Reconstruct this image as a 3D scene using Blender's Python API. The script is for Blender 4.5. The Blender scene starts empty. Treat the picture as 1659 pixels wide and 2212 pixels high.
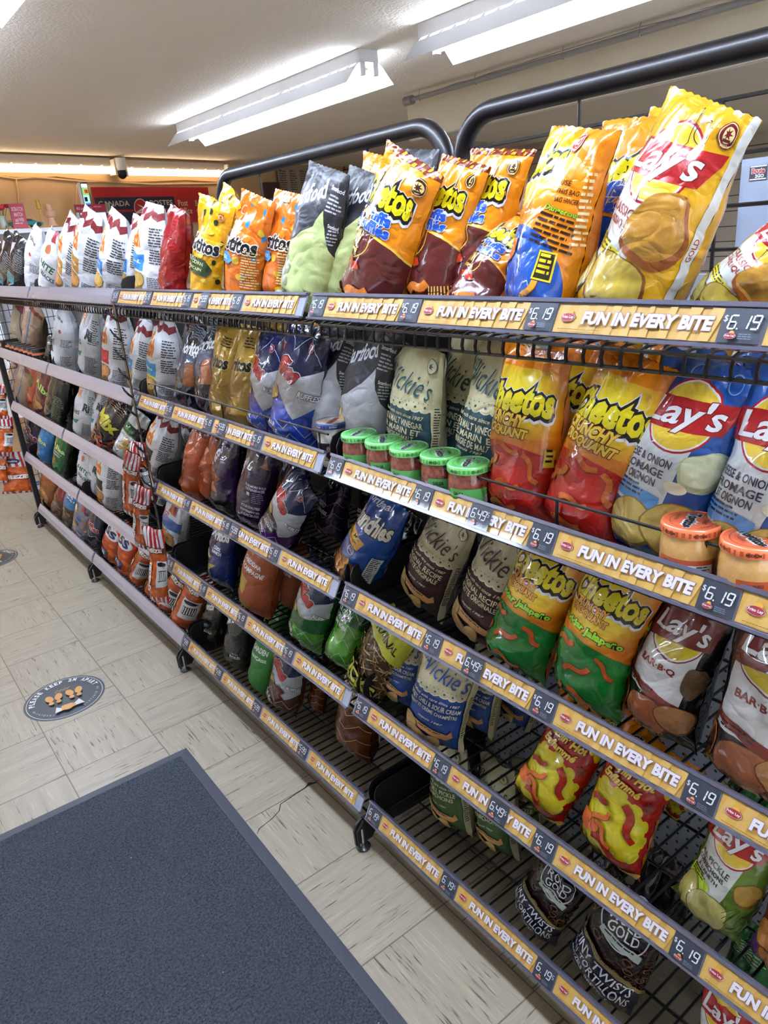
import bpy, bmesh, math, random
import numpy as np
from mathutils import Matrix, Vector
PI = math.pi
SC = bpy.context.scene
COL = SC.collection
# ------------------------------------------------------------------ camera, world, exposure
CX, CY, FL, EYE = 829.5, 1106.0, 1597.0, 1.62
AX = np.array([0.79124524, -0.27740802, 0.54495483])
AY = np.array([-0.60602842, -0.23680044, 0.7593781])
AZ = np.array([-0.08161203, -0.93111242, -0.35548436])
cam_data = bpy.data.cameras.new('camera')
cam_data.sensor_fit = 'VERTICAL'; cam_data.sensor_height = 36; cam_data.sensor_width = 27
cam_data.lens = FL / 2212 * 36; cam_data.clip_start = 0.02; cam_data.clip_end = 60
cam = bpy.data.objects.new('camera', cam_data); COL.objects.link(cam); SC.camera = cam
M3 = Matrix(((AX[0], -AX[1], -AX[2]), (AY[0], -AY[1], -AY[2]), (AZ[0], -AZ[1], -AZ[2])))
cam.matrix_world = Matrix.Translation((0, 0, EYE)) @ M3.to_4x4()
SC.view_settings.view_transform = 'Standard'; SC.view_settings.look = 'None'
SC.view_settings.gamma = 1; SC.view_settings.use_curve_mapping = False
SC.view_settings.exposure = 0.45
SC.cycles.max_bounces = 8; SC.cycles.diffuse_bounces = 4; SC.cycles.glossy_bounces = 3
world = bpy.data.worlds.new('world'); SC.world = world; world.use_nodes = True
world.node_tree.nodes['Background'].inputs[0].default_value = (0.75, 0.82, 0.9, 1)
world.node_tree.nodes['Background'].inputs[1].default_value = 0.25
TUBE = 62.0          # brightness of the ceiling tubes
WARM = 3.0          # brightness of the tubes on the back wall

def ray(x, y):
    v = np.array([x - CX, y - CY, FL]); return np.array([v @ AX, v @ AY, v @ AZ])
def at_x(x, y, X): r = ray(x, y) ; r = r * (X / r[0]); return np.array([r[0], r[1], r[2] + EYE])
def at_y(x, y, Y): r = ray(x, y) ; r = r * (Y / r[1]); return np.array([r[0], r[1], r[2] + EYE])
def at_z(x, y, z): r = ray(x, y) ; r = r * ((z - EYE) / r[2]); return np.array([r[0], r[1], z])
def at_plane(x, y, p0, n):
    r = ray(x, y); c = np.array([0, 0, EYE]); t = np.dot(np.array(p0) - c, n) / np.dot(r, n); return c + r * t
def y_of(px, X, z):       # the Y of the point at (X, z) that stands above picture column px
    u = (px - CX) / FL; a = X * AX + (z - EYE) * AZ
    return (u * a[2] - a[0]) / (AY[0] - u * AY[2])

# ------------------------------------------------------------------ colour and materials
def lin(h):
    if not isinstance(h, str): return tuple(h)
    h = h.lstrip('#'); h = ''.join(q * 2 for q in h) if len(h) == 3 else h; o = []
    for i in (0, 2, 4):
        c = int(h[i:i + 2], 16) / 255; o.append(c / 12.92 if c <= .04045 else ((c + .055) / 1.055) ** 2.4)
    return tuple(o)
class NT:
    def __init__(s, name):
        s.m = bpy.data.materials.new(name); s.m.use_nodes = True; s.t = s.m.node_tree
        s.b = s.t.nodes['Principled BSDF']; s.o = s.t.nodes['Material Output']
    def n(s, typ, **kw):
        n = s.t.nodes.new('ShaderNode' + typ)
        for k, v in kw.items():
            if k.startswith('i_'):
                k = k[2:]; k = int(k) if k.isdigit() else k.replace('_', ' ')
                if hasattr(v, 'is_output'): s.t.links.new(v, n.inputs[k])
                else: n.inputs[k].default_value = v
            else: setattr(n, k, v)
        return n
    def math(s, op, a, b=None, c=None):
        n = s.t.nodes.new('ShaderNodeMath'); n.operation = op
        for i, v in enumerate((a, b, c)):
            if v is None: continue
            if hasattr(v, 'is_output'): s.t.links.new(v, n.inputs[i])
            else: n.inputs[i].default_value = v
        return n.outputs[0]
    def mix(s, f, a, b, mode='MIX'):
        n = s.t.nodes.new('ShaderNodeMix'); n.data_type = 'RGBA'; n.blend_type = mode
        for i, v in ((0, f), (6, a), (7, b)):
            if hasattr(v, 'is_output'): s.t.links.new(v, n.inputs[i])
            else: n.inputs[i].default_value = v if i == 0 else (*v[:3], 1)
        return n.outputs[2]
    def set(s, **kw):
        for k, v in kw.items():
            i = s.b.inputs[k.replace('_', ' ')]
            if hasattr(v, 'is_output'): s.t.links.new(v, i)
            elif i.type == 'RGBA': i.default_value = (*v[:3], 1)
            else: i.default_value = v
        return s
    def bump(s, h, st=.3, dist=.01):
        n = s.n('Bump', i_Strength=st, i_Distance=dist, i_Height=h); s.t.links.new(n.outputs[0], s.b.inputs['Normal'])
def simple(name, col, rough=.5, metal=0., coat=0., noise=.06, nscale=30, bump=0., bscale=200, spec=.5, bdist=.002):
    t = NT(name); c = lin(col); co = t.n('TexCoord').outputs['Object']
    nz = t.n('TexNoise', i_Vector=co, i_Scale=nscale, i_Detail=4.)
    v = t.math('MULTIPLY_ADD', nz.outputs[0], noise * 2, 1 - noise)
    col2 = t.n('VectorMath', operation='SCALE', i_0=c); t.t.links.new(v, col2.inputs['Scale'])
    t.set(Base_Color=col2.outputs[0], Roughness=rough, Metallic=metal, Coat_Weight=coat, Coat_Roughness=.06, Specular_IOR_Level=spec)
    if bump:
        b = t.n('TexNoise', i_Vector=co, i_Scale=bscale, i_Detail=3.); t.bump(b.outputs[0], bump, bdist)
    return t.m
def emit(name, col, st):
    t = NT(name); t.set(Base_Color=(.8, .8, .8), Emission_Color=lin(col), Emission_Strength=st, Roughness=.4); return t.m
def ink_mat(name, rough, coat, crink, dist=.004, metal=0., cscale=26., spec=.5):
    t = NT(name); at = t.n('Attribute', attribute_name='ink'); co = t.n('TexCoord').outputs['Object']
    nz = t.n('TexNoise', i_Vector=co, i_Scale=70., i_Detail=5., i_Roughness=.7)
    nn = t.math('MULTIPLY_ADD', nz.outputs[0], 2.6, -1.3)
    v = t.math('MULTIPLY_ADD', t.math('MULTIPLY', nn, at.outputs['Alpha']), 1.0, 1.)
    v = t.math('MAXIMUM', v, .15)
    gm = t.n('Gamma', i_Color=at.outputs['Color'], i_Gamma=1.18); sc = t.n('VectorMath', operation='SCALE', i_0=gm.outputs[0]); t.t.links.new(t.math('MULTIPLY', v, .74), sc.inputs['Scale'])
    t.set(Base_Color=sc.outputs[0], Roughness=rough, Coat_Weight=coat, Coat_Roughness=.05, Metallic=metal, Specular_IOR_Level=spec)
    if crink:
        w = t.n('TexNoise', i_Vector=co, i_Scale=9., i_Detail=2.)
        mp = t.n('VectorMath', operation='MULTIPLY_ADD', i_0=w.outputs['Color'], i_1=(.12, .12, .12)); t.t.links.new(co, mp.inputs[2])
        vo = t.n('TexVoronoi', feature='DISTANCE_TO_EDGE', i_Vector=mp.outputs[0], i_Scale=cscale)
        n2 = t.n('TexNoise', i_Vector=mp.outputs[0], i_Scale=cscale * .8, i_Detail=3., i_Roughness=.6)
        rg = t.math('ABSOLUTE', t.math('SUBTRACT', n2.outputs[0], .5))
        e = t.math('MINIMUM', vo.outputs['Distance'], .16)
        h = t.math('ADD', t.math('MULTIPLY', e, 1.6), t.math('MULTIPLY', rg, 3.))
        t.bump(h, crink, dist)
    return t.m
MAT = {}
MAT['film'] = ink_mat('printed_glossy_film', .27, .7, .6, .008, cscale=15., spec=.3)
MAT['paper'] = ink_mat('printed_matte_film', .55, .08, .45, .008, cscale=14.)
MAT['foil'] = ink_mat('printed_foil', .28, .5, .6, .008, metal=.35, cscale=16.)
MAT['print'] = ink_mat('printed_card', .45, .35, 0)
MAT['clearprint'] = ink_mat('print_behind_clear_plastic', .5, .25, 0)
MAT['black'] = simple('black_powder_coat', '#101014', .42, noise=.15, bump=.1, bscale=350)
MAT['wire'] = simple('black_coated_wire', '#0b0b0e', .32, noise=.05)
MAT['hdr'] = simple('black_lacquered_tube', '#0b090e', .4, spec=.35, coat=.1, noise=.3, nscale=14)
MAT['rail'] = simple('smoky_clear_plastic_rail', '#7f8391', .35, coat=.3, noise=.08)
MAT['raillip'] = simple('rail_lip_plastic', '#4d4c5b', .25, coat=.5, noise=.12)
MAT['silver'] = simple('silver_plastic_rail', '#85848f', .2, coat=.6, noise=.05)
MAT['chrome'] = simple('chrome_foot', '#c8c8c8', .18, metal=1.)
MAT['white'] = simple('white_enamel', '#e4e4e8', .35, noise=.03)
MAT['refl'] = simple('white_reflector_sheet', '#d5dbe6', .3, noise=.03)
MAT['pipe'] = simple('grey_conduit', '#8f8a86', .4, noise=.08)
MAT['tube'] = emit('cool_fluorescent_tube', '#dbe9ff', TUBE)
MAT['tubew'] = emit('warm_fluorescent_tube', '#ffe2bc', WARM)
MAT['rubber'] = simple('dark_rubber_edge', '#2e3039', .55, bump=.3, bscale=120)

# ------------------------------------------------------------------ mesh building
class MB:
    def __init__(s): s.v = []; s.f = []; s.mi = []; s.cur = 0
    def add(s, vs, fs):
        o = len(s.v); s.v += [tuple(map(float, p)) for p in vs]; s.f += [tuple(i + o for i in f) for f in fs]; s.mi += [s.cur] * len(fs); return s
    def box(s, x0, y0, z0, x1, y1, z1):
        return s.add([(x, y, z) for z in (z0, z1) for y in (y0, y1) for x in (x0, x1)],
                     [(0, 2, 3, 1), (4, 5, 7, 6), (0, 1, 5, 4), (2, 6, 7, 3), (0, 4, 6, 2), (1, 3, 7, 5)])
    def prism(s, pts, d, lo, hi):      # polygon in the two axes other than d, extruded along d
        def P(a, b, w): return {'x': (w, a, b), 'y': (a, w, b), 'z': (a, b, w)}[d]
        n = len(pts); vs = [P(a, b, lo) for a, b in pts] + [P(a, b, hi) for a, b in pts]
        return s.add(vs, [tuple(range(n))[::-1], tuple(range(n, 2 * n))] + [(i, (i + 1) % n, (i + 1) % n + n, i + n) for i in range(n)])
    def tube(s, pts, r, n=6, closed=False, caps=True, rs=None):
        pts = [np.array(p, float) for p in pts]; m = len(pts); vs = []; prev = None
        for i, p in enumerate(pts):
            a = pts[(i - 1) % m] if (i or closed) else p; b = pts[(i + 1) % m] if (i < m - 1 or closed) else p
            t = b - a; t = t / (np.linalg.norm(t) + 1e-9)
            if prev is None:
                h = np.array([0, 0, 1.]) if abs(t[2]) < .9 else np.array([1., 0, 0]); u = np.cross(h, t)
            else: u = prev - t * (prev @ t)
            u = u / (np.linalg.norm(u) + 1e-9); w = np.cross(t, u); prev = u; rr = rs[i] if rs else r
            for k in range(n):
                q = 2 * PI * (k + .5) / n; vs.append(p + rr * (math.cos(q) * u + math.sin(q) * w))
        fs = []
        for i in range(m if closed else m - 1):
            for k in range(n):
                j = (i + 1) % m; fs.append((i * n + k, i * n + (k + 1) % n, j * n + (k + 1) % n, j * n + k))
        if caps and not closed: fs += [tuple(range(n))[::-1], tuple(range((m - 1) * n, m * n))]
        return s.add(vs, fs)
    def lathe(s, prof, c=(0, 0, 0), n=32):
        vs = [(c[0] + r * math.cos(2 * PI * k / n), c[1] + r * math.sin(2 * PI * k / n), c[2] + z) for r, z in prof for k in range(n)]
        fs = [(i * n + k, i * n + (k + 1) % n, (i + 1) * n + (k + 1) % n, (i + 1) * n + k) for i in range(len(prof) - 1) for k in range(n)]
        if prof[0][0] > 1e-6: fs.append(tuple(range(n))[::-1])
        if prof[-1][0] > 1e-6: fs.append(tuple(range((len(prof) - 1) * n, len(prof) * n)))
        return s.add(vs, fs)
    def build(s, name, mat, parent=None, smooth=False, loc=None):
        me = bpy.data.meshes.new(name); me.from_pydata(s.v, [], s.f)
        for m in (mat if isinstance(mat, (list, tuple)) else [mat]): me.materials.append(MAT[m] if isinstance(m, str) else m)
        me.polygons.foreach_set('material_index', s.mi)
        if smooth:
            me.polygons.foreach_set('use_smooth', [True] * len(me.polygons))
            try: me.set_sharp_from_angle(angle=math.radians(40))
            except Exception: pass
        me.update(); o = bpy.data.objects.new(name, me); COL.objects.link(o)
        if parent is not None: o.parent = parent
        if loc is not None: o.location = loc
        return o
def tag(o, label, cat, group=None):
    o['label'] = label; o['category'] = cat
    if group: o['group'] = group
    return o
def empty(name, loc, label=None, cat=None, group=None, rz=0):
    o = bpy.data.objects.new(name, None); o.empty_display_size = .05; COL.objects.link(o); o.location = loc; o.rotation_euler = (0, 0, rz)
    if label: tag(o, label, cat, group)
    return o
def struct(o): o['kind'] = 'structure'; return o

# ------------------------------------------------------------------ flat artwork: lists of inked shapes
class Lay:
    __slots__ = ('v', 'f', 'c', 'm')
    def __init__(s, v, f, c, m=0.): s.v = np.array(v, float); s.f = f; s.c = c if callable(c) else lin(c); s.m = m
def rot2(v, a, cx, cy):
    if not a: return v + np.array([cx, cy])
    c, s_ = math.cos(a), math.sin(a); return v @ np.array([[c, s_], [-s_, c]]) + np.array([cx, cy])
def R_(x0, y0, x1, y1, c, m=0.): return [Lay([(x0, y0), (x1, y0), (x1, y1), (x0, y1)], [(0, 1, 2, 3)], c, m)]
def P_(pts, c, m=0.): return [Lay(pts, [tuple(range(len(pts)))], c, m)]
def E_(cx, cy, rx, ry, c, rot=0., m=0., n=28):
    v = np.array([(rx * math.cos(2 * PI * k / n), ry * math.sin(2 * PI * k / n)) for k in range(n)])
    return [Lay(rot2(v, rot, cx, cy), [tuple(range(n))], c, m)]
def ring_(cx, cy, r, w, c, n=32, ry=None):
    k_ = (ry or r) / r
    v = [(cx + q * math.cos(2 * PI * k / n), cy + q * k_ * math.sin(2 * PI * k / n)) for q in (r, r - w) for k in range(n)]
    return [Lay(v, [(k, (k + 1) % n, (k + 1) % n + n, k + n) for k in range(n)], c)]
def S_(pts, w, c, m=0.):        # stroked polyline
    v = []; f = []
    for (a, b) in zip(pts[:-1], pts[1:]):
        a = np.array(a, float); b = np.array(b, float); d = b - a; L = np.linalg.norm(d) + 1e-9; d /= L; q = np.array([-d[1], d[0]]) * w / 2
        o = len(v); e = d * w * .3; v += [a - e - q, b + e - q, b + e + q, a - e + q]; f.append((o, o + 1, o + 2, o + 3))
    return [Lay(v, f, c, m)]
_gl = {}
def glyphs(s, bold, shear, res=2):
    k = (s, round(bold, 3), round(shear, 2), res)
    if k not in _gl:
        cu = bpy.data.curves.new('t', 'FONT'); cu.body = s; cu.size = 1; cu.offset = bold; cu.shear = shear; cu.resolution_u = res
        cu.align_x = 'CENTER'; cu.align_y = 'CENTER'; cu.fill_mode = 'FRONT'
        o = bpy.data.objects.new('t', cu); COL.objects.link(o)
        dg = bpy.context.evaluated_depsgraph_get(); dg.update()
        me = o.evaluated_get(dg).to_mesh()
        v = np.array([p.co[:2] for p in me.vertices]); f = [tuple(p.vertices) for p in me.polygons]
        bpy.data.objects.remove(o); bpy.data.curves.remove(cu)
        if len(v): v = v - (v.max(0) + v.min(0)) / 2
        _gl[k] = (v, f)
    return _gl[k]
def T_(s, cx, cy, h, c, w=None, bold=.012, shear=0., rot=0., out=None, res=2, arc=0.):
    # h: height of the letters, w: total width; out: list of (grow, colour) outlines drawn behind
    v0, f0 = glyphs(s, bold, shear, res)
    if not len(v0): return []
    ext = v0.max(0) - v0.min(0); sy = h / ext[1]; sx = (w / ext[0]) if w else sy; L = []
    def mk(b, col):
        v, f = glyphs(s, b, shear, res); v = v * np.array([sx, sy])
        if arc: v = v + np.stack([np.zeros(len(v)), -arc * v[:, 0] ** 2], 1)
        L.append(Lay(rot2(v, rot, cx, cy), f, col))
    for g, oc in (out or []): mk(bold + g, oc)
    mk(bold, c); return L
def rows_(x0, y1, x1, n, dy, c, h=None, seed=0, rot=0.):       # rows of tiny print, too small to read
    rg = random.Random(seed); v = []; f = []; h = h or dy * .45; cx, cy = (x0 + x1) / 2, y1 - n * dy / 2
    for i in range(n):
        x = x0; y = y1 - i * dy; e = x1 - (x1 - x0) * rg.uniform(0, .3)
        while x < e:
            L = rg.uniform(.8, 2.6) * dy; b = min(x + L, e); o = len(v)
            v += [(x - cx, y - cy), (b - cx, y - cy), (b - cx, y + h - cy), (x - cx, y + h - cy)]; f.append((o, o + 1, o + 2, o + 3)); x = b + dy * .3
    return [Lay(rot2(np.array(v), rot, cx, cy), f, c)]
def blob_(cx, cy, r, c, seed=0, ry=None, m=0., n=26, amp=.18, rot=0.):
    rg = random.Random(seed); ph = [rg.uniform(0, 6.28) for _ in range(3)]
    v = []
    for k in range(n):
        a = 2 * PI * k / n; q = 1 + amp * (math.sin(2 * a + ph[0]) * .5 + math.sin(3 * a + ph[1]) * .4 + math.sin(5 * a + ph[2]) * .25)
        v.append((q * r * math.cos(a), q * (ry or r) * math.sin(a)))
    return [Lay(rot2(np.array(v), rot, cx, cy), [tuple(range(n))], c, m)]
def chip_(cx, cy, r, ry=None, rot=0., seed=0, c='#c9a557', e='#8a5c22', m=.35):
    return blob_(cx, cy, r * 1.04, e, seed, (ry or r) * 1.04, m, rot=rot, amp=.1) + blob_(cx - r * .03, cy + r * .04, r * .95, c, seed, (ry or r) * .95, m, rot=rot, amp=.1)
def chips_(n, x0, y0, x1, y1, r, seed=0, c='#c9a557', e='#8a5c22'):
    rg = random.Random(seed); o = []
    for i in range(n): o += chip_(rg.uniform(x0, x1), rg.uniform(y0, y1), r * rg.uniform(.8, 1.2), r * rg.uniform(.5, 1), rg.uniform(0, 3), seed + i, c, e)
    return o
def star_(cx, cy, r, c, n=8, k=.45, rot=0.):
    v = [((r if i % 2 == 0 else r * k) * math.cos(PI * i / n), (r if i % 2 == 0 else r * k) * math.sin(PI * i / n)) for i in range(2 * n)]
    return [Lay(rot2(np.array(v), rot, cx, cy), [tuple(range(2 * n))], c)]
def scallop_(x0, x1, y, r, c, n=9):
    o = []
    for i in range(n):
        o += E_(x0 + (x1 - x0) * (i + .5) / n, y, (x1 - x0) / n * .62, r, c, n=12)
    return o
def ink_arrays(layers):
    """all layers in one flat bmesh, height z = layer number"""
    bm = bmesh.new()
    for k, L in enumerate(layers):
        vs = [bm.verts.new((p[0], p[1], k)) for p in L.v]
        for f in L.f:
            try: bm.faces.new([vs[i] for i in f])
            except ValueError: pass
    return bm
def sheet(name, layers, thick=.0012, mat='print', parent=None, back='#888888', size=None, step=.00018, loose=False):
    """flat printed piece: a thin slab as large as its first layer, artwork printed on its face"""
    bm = ink_arrays(layers); bmesh.ops.triangulate(bm, faces=bm.faces[:])
    v = np.array([q.co[:] for q in bm.verts]); f = [tuple(q.index for q in p.verts) for p in bm.faces]; bm.free()
    f = [q if (v[q[1]][0] - v[q[0]][0]) * (v[q[2]][1] - v[q[0]][1]) - (v[q[2]][0] - v[q[0]][0]) * (v[q[1]][1] - v[q[0]][1]) > 0 else q[::-1] for q in f]
    lid = v[:, 2].round().astype(int); v[:, 2] = lid * step
    col = np.ones((len(v), 4)); 
    for k, L in enumerate(layers):
        s = lid == k
        if s.any():
            col[s, :3] = np.array([L.c(*p) for p in v[s, :2]]) if callable(L.c) else L.c
            col[s, 3] = L.m
    a = layers[0].v; n0 = len(v); ring = [(p[0], p[1], 0) for p in a] + [(p[0], p[1], -thick) for p in a]; k = len(a)
    v = np.vstack([v, np.array(ring)]); col = np.vstack([col, np.tile(np.array([*lin(back), 0.]), (2 * k, 1))])
    f += [(n0 + i, n0 + k + i, n0 + k + (i + 1) % k, n0 + (i + 1) % k) for i in range(k)] + [tuple(n0 + k + i for i in range(k))[::-1]]
    me = bpy.data.meshes.new(name); me.from_pydata(v.tolist(), [], f)
    at = me.attributes.new('ink', 'FLOAT_COLOR', 'POINT'); at.data.foreach_set('color', col.ravel().astype(np.float32))
    me.materials.append(MAT[mat])
    if loose: return me
    o = bpy.data.objects.new(name, me); COL.objects.link(o)
    if parent is not None: o.parent = parent
    return o
def frame_mat(org, xa, ya):
    xa = Vector(xa).normalized(); ya = Vector(ya); ya = (ya - xa * ya.dot(xa)).normalized(); za = xa.cross(ya)
    m = Matrix((xa, ya, za)).transposed().to_4x4(); m.translation = Vector(org); return m

# ------------------------------------------------------------------ bags: one artwork, cut along a grid, wrapped on a crumpled pillow
NU, NV = 24, 34
def cut_template(layers, asp):
    bm = ink_arrays(layers)
    def cut(co, no):
        bmesh.ops.bisect_plane(bm, geom=bm.verts[:] + bm.edges[:] + bm.faces[:], dist=1e-7, plane_co=co, plane_no=no)
    for i in range(0, NU + 1): cut((-asp / 2 + asp * i / NU, 0, 0), (1, 0, 0))
    for j in range(0, NV + 1): cut((0, j / NV, 0), (0, 1, 0))
    dx, dy = asp / NU, 1 / NV
    for k in range(-NV + 1, NU): cut((-asp / 2 + k * dx, 0, 0), (dy, -dx, 0))
    bmesh.ops.triangulate(bm, faces=bm.faces[:])
    bm.verts.ensure_lookup_table()
    v = np.array([q.co[:] for q in bm.verts]); 
    f = np.array([[q.index for q in p.verts] for p in bm.faces]); bm.free()
    cen = v[f].mean(1)                      # drop what falls off the canvas
    ok = (abs(cen[:, 0]) < asp / 2) & (cen[:, 1] > 0) & (cen[:, 1] < 1)
    f = f[ok]; p = v[f]; sa = (p[:, 1, 0] - p[:, 0, 0]) * (p[:, 2, 1] - p[:, 0, 1]) - (p[:, 2, 0] - p[:, 0, 0]) * (p[:, 1, 1] - p[:, 0, 1]); f[sa < 0] = f[sa < 0][:, ::-1]; used = np.unique(f); mp = -np.ones(len(v), int); mp[used] = np.arange(len(used)); v = v[used]; f = mp[f]
    lid = v[:, 2].round().astype(int); col = np.ones((len(v), 4))
    for k, L in enumerate(layers):
        s = lid == k
        if s.any():
            col[s, :3] = np.array([L.c(*p) for p in v[s, :2]]) if callable(L.c) else L.c
            col[s, 3] = L.m
    U = np.clip((v[:, 0] / asp + .5) * NU, 0, NU); V = np.clip(v[:, 1] * NV, 0, NV)
    i = np.minimum(np.floor(U + 1e-6), NU - 1).astype(int); j = np.minimum(np.floor(V + 1e-6), NV - 1).astype(int)
    return dict(i=i, j=j, fu=U - i, fv=V - j, lid=lid, col=col, f=f)
def wrap(t, G, N, step=.00009):
    i, j = t['i'], t['j']; fu = t['fu'][:, None]; fv = t['fv'][:, None]
    def ev(A):
        a, b, c, d = A[j, i], A[j, i + 1], A[j + 1, i], A[j + 1, i + 1]
        return np.where(fu >= fv, a + (b - a) * fu + (d - b) * fv, a + (d - c) * fu + (c - a) * fv)
    p = ev(G); n = ev(N); n /= np.linalg.norm(n, axis=1)[:, None] + 1e-9
    return p + n * (t['lid'] * step)[:, None], n
def tri(x): return 1 - 2 * np.abs((x % 1.0) - .5)
def pillow(H, W, T, seed, crease=1., bend=0., curl=0., lean=0., fat=0., pinch=None, side=1):
    rg = np.random.RandomState(seed); u = np.linspace(-1, 1, NU + 1)[None, :]; v = np.linspace(0, 1, NV + 1)[:, None]
    a = np.clip(v / .2, 0, 1); b = np.clip((1 - v) / (.5 - .12 * fat), 0, 1)
    tn = np.sin(a * PI / 2) ** .65 * np.sin(b * PI / 2) ** .9 * (1.03 - .22 * v); tau = T / 2 * tn
    hw = W / 2 * (1 - .12 * tn)
    cr = np.random.RandomState(seed + 77); pinch = cr.uniform(-.06, .07) if pinch is None else pinch; hw = hw * (1 - pinch * np.clip((v - .7) / .3, 0, 1) ** .9)
    x = hw * ((1 - .85 * tn) * u + .85 * tn * np.sin(u * PI / 2)); z = tau * np.cos(u * PI / 2) ** .8
    env = 1 - np.abs(u) ** 6
    rs = np.random.RandomState(seed * 2 + (side > 0)); p1, p2, p3, p4 = rs.rand(4) * 10
    z = z + .016 * crease * np.exp(-(1 - v) / .16) * (1 - np.exp(-(1 - v) / .035)) * (tri(u * 2.1 + p1 + .7 * v) + .6 * tri(u * 4.3 + p2)) * env
    z = z + .010 * crease * np.exp(-v / .13) * (1 - np.exp(-v / .03)) * (tri(u * 2.4 + p3) + .5 * tri(u * 5. + p4)) * env
    X, Y = u * W / 2 + v * 0, v * H + u * 0
    for k in range(int(19 * crease) + 3):
        uc, vc = rs.uniform(-.95, .95) * W / 2, rs.uniform(.05, .97) * H; th = rs.uniform(-1.2, 1.2) + PI / 2 * (rs.rand() < .3)
        dx, dy = X - uc, Y - vc; al = dx * math.sin(th) + dy * math.cos(th); d = dx * math.cos(th) - dy * math.sin(th)
        ln = rs.uniform(.03, .085); wd = rs.uniform(.007, .018); am = rs.uniform(.002, .006) * rs.choice([-1, 1, 1]) * crease
        z = z - am * np.exp(-np.abs(d) / wd) * np.exp(-(al / ln) ** 2) * env
    x = x * (1 - .05 * crease * tri(v * 6.5 + p2) * np.abs(u) ** 3 * tn - .03 * tri(v * 15 + p3) * np.abs(u) ** 3 * tn)
    z = np.maximum(z, .0006 + 0 * z) * (side)
    y = v * H * (1 - .03 * tn) + 0 * u + .0009 * (v > .999) * ((np.arange(NU + 1) % 2) * 2 - 1)[None, :]
    q = cr.rand(4)
    z = z - bend * H * np.clip(v - .5, 0, 1) ** 2 * 2 + .02 * (curl + (q[0] - .5)) * np.sin(PI * u * (.6 + q[1])) * np.exp(-(1 - v) / .12)
    z = z + .012 * (q[2] - .5) * np.sin(PI * u) * np.exp(-v / .1)
    x = x + lean * H * np.clip(v - .45, 0, 1) ** 2 * 2 + .006 * np.sin(v * 5 + q[3] * 6)
    G = np.stack([x + 0 * z, y + 0 * z, z + 0 * x], -1)
    du = np.gradient(G, axis=1); dv = np.gradient(G, axis=0); N = np.cross(du, dv); N /= np.linalg.norm(N, axis=2)[..., None] + 1e-12
    if side < 0: N = -N
    return G, N
DES = {}          # key -> (aspect, material, front layers, back layers, depth/height, crease)
TPL = {}
def bag_mesh(key, H, W, T, seed, **kw):
    asp, mat, fr, bk, cz = DES[key]
    if key not in TPL: TPL[key] = (cut_template(fr, asp), cut_template(bk, asp))
    tf, tb = TPL[key]
    kw.setdefault('crease', cz * 1.1)
    pf, nf = wrap(tf, *pillow(H, W, T, seed, side=1, **kw)); pb, nb = wrap(tb, *pillow(H, W, T, seed, side=-1, **kw))
    v = np.vstack([pf, pb]); n = np.vstack([nf, nb]); f = np.vstack([tf['f'], tb['f'][:, ::-1] + len(pf)]); col = np.vstack([tf['col'], tb['col']])
    me = bpy.data.meshes.new('bag'); me.vertices.add(len(v)); me.vertices.foreach_set('co', v.ravel())
    me.loops.add(f.size); me.loops.foreach_set('vertex_index', f.ravel().astype(np.int32))
    me.polygons.add(len(f)); me.polygons.foreach_set('loop_start', np.arange(0, f.size, 3, dtype=np.int32))
    me.polygons.foreach_set('use_smooth', np.ones(len(f), bool)); me.update(calc_edges=True)
    at = me.attributes.new('ink', 'FLOAT_COLOR', 'POINT'); at.data.foreach_set('color', col.ravel().astype(np.float32))
    me.normals_split_custom_set_from_vertices(n.tolist())
    me.materials.append(MAT[mat]); return me
_seed = [3]
def put_bag(key, bottom, top, yaw=0., label='', name='chip_bag', cat='chip bag', group=None, T=None, W=None, H=None, seed=None, parent=None, **kw):
    """stands a bag with its bottom and top middle at two points of the room, front turned by yaw from facing the aisle"""
    _seed[0] += 1; seed = _seed[0] if seed is None else seed
    a = Vector(top) - Vector(bottom); h = a.length if H is None else H; a.normalize()
    n0 = Vector((-math.cos(yaw), -math.sin(yaw), 0)); n = (n0 - a * n0.dot(a)).normalized(); x = a.cross(n)
    asp = DES[key][0]; W = W or h * asp * (.86 if key[:4] != 'vick' else .93); T = T or min(.14, h * .42); kw.setdefault('pinch', .42 if key[:5] in ('dutch', 'white') else None)
    me = bag_mesh(key, h, W, T, seed, **kw); me.name = name
    o = bpy.data.objects.new(name, me); COL.objects.link(o)
    m = Matrix((x, a, n)).transposed().to_4x4(); m.translation = Vector(bottom); o.matrix_world = m
    if label: tag(o, label, cat, group)
    return o

# ------------------------------------------------------------------ artworks of the bags
WH = '#eceef2'
def seal(cx, cy, r, c='#a32430', bg=WH):
    return E_(cx, cy, r, r, c) + ring_(cx, cy, r * .93, r * .08, bg) + E_(cx, cy, r * .62, r * .62, bg) + star_(cx, cy + r * .08, r * .5, c, 7, .42) + R_(cx - r * .42, cy - r * .5, cx + r * .42, cy - r * .28, c) + \
        T_('CANADA', cx, cy - r * .79, r * .22, bg, w=r * 1.0, bold=.02)
def grad(c0, c1, y0, y1):
    a, b = np.array(lin(c0)), np.array(lin(c1))
    return lambda x, y: tuple(a + (b - a) * min(1, max(0, (y - y0) / (y1 - y0))))
def glow(c0, c1, cx, cy, r):
    a, b = np.array(lin(c0)), np.array(lin(c1))
    return lambda x, y: tuple(a + (b - a) * min(1, max(0, math.hypot((x - cx), (y - cy) * 1.25) / r)) ** 1.4)
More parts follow.
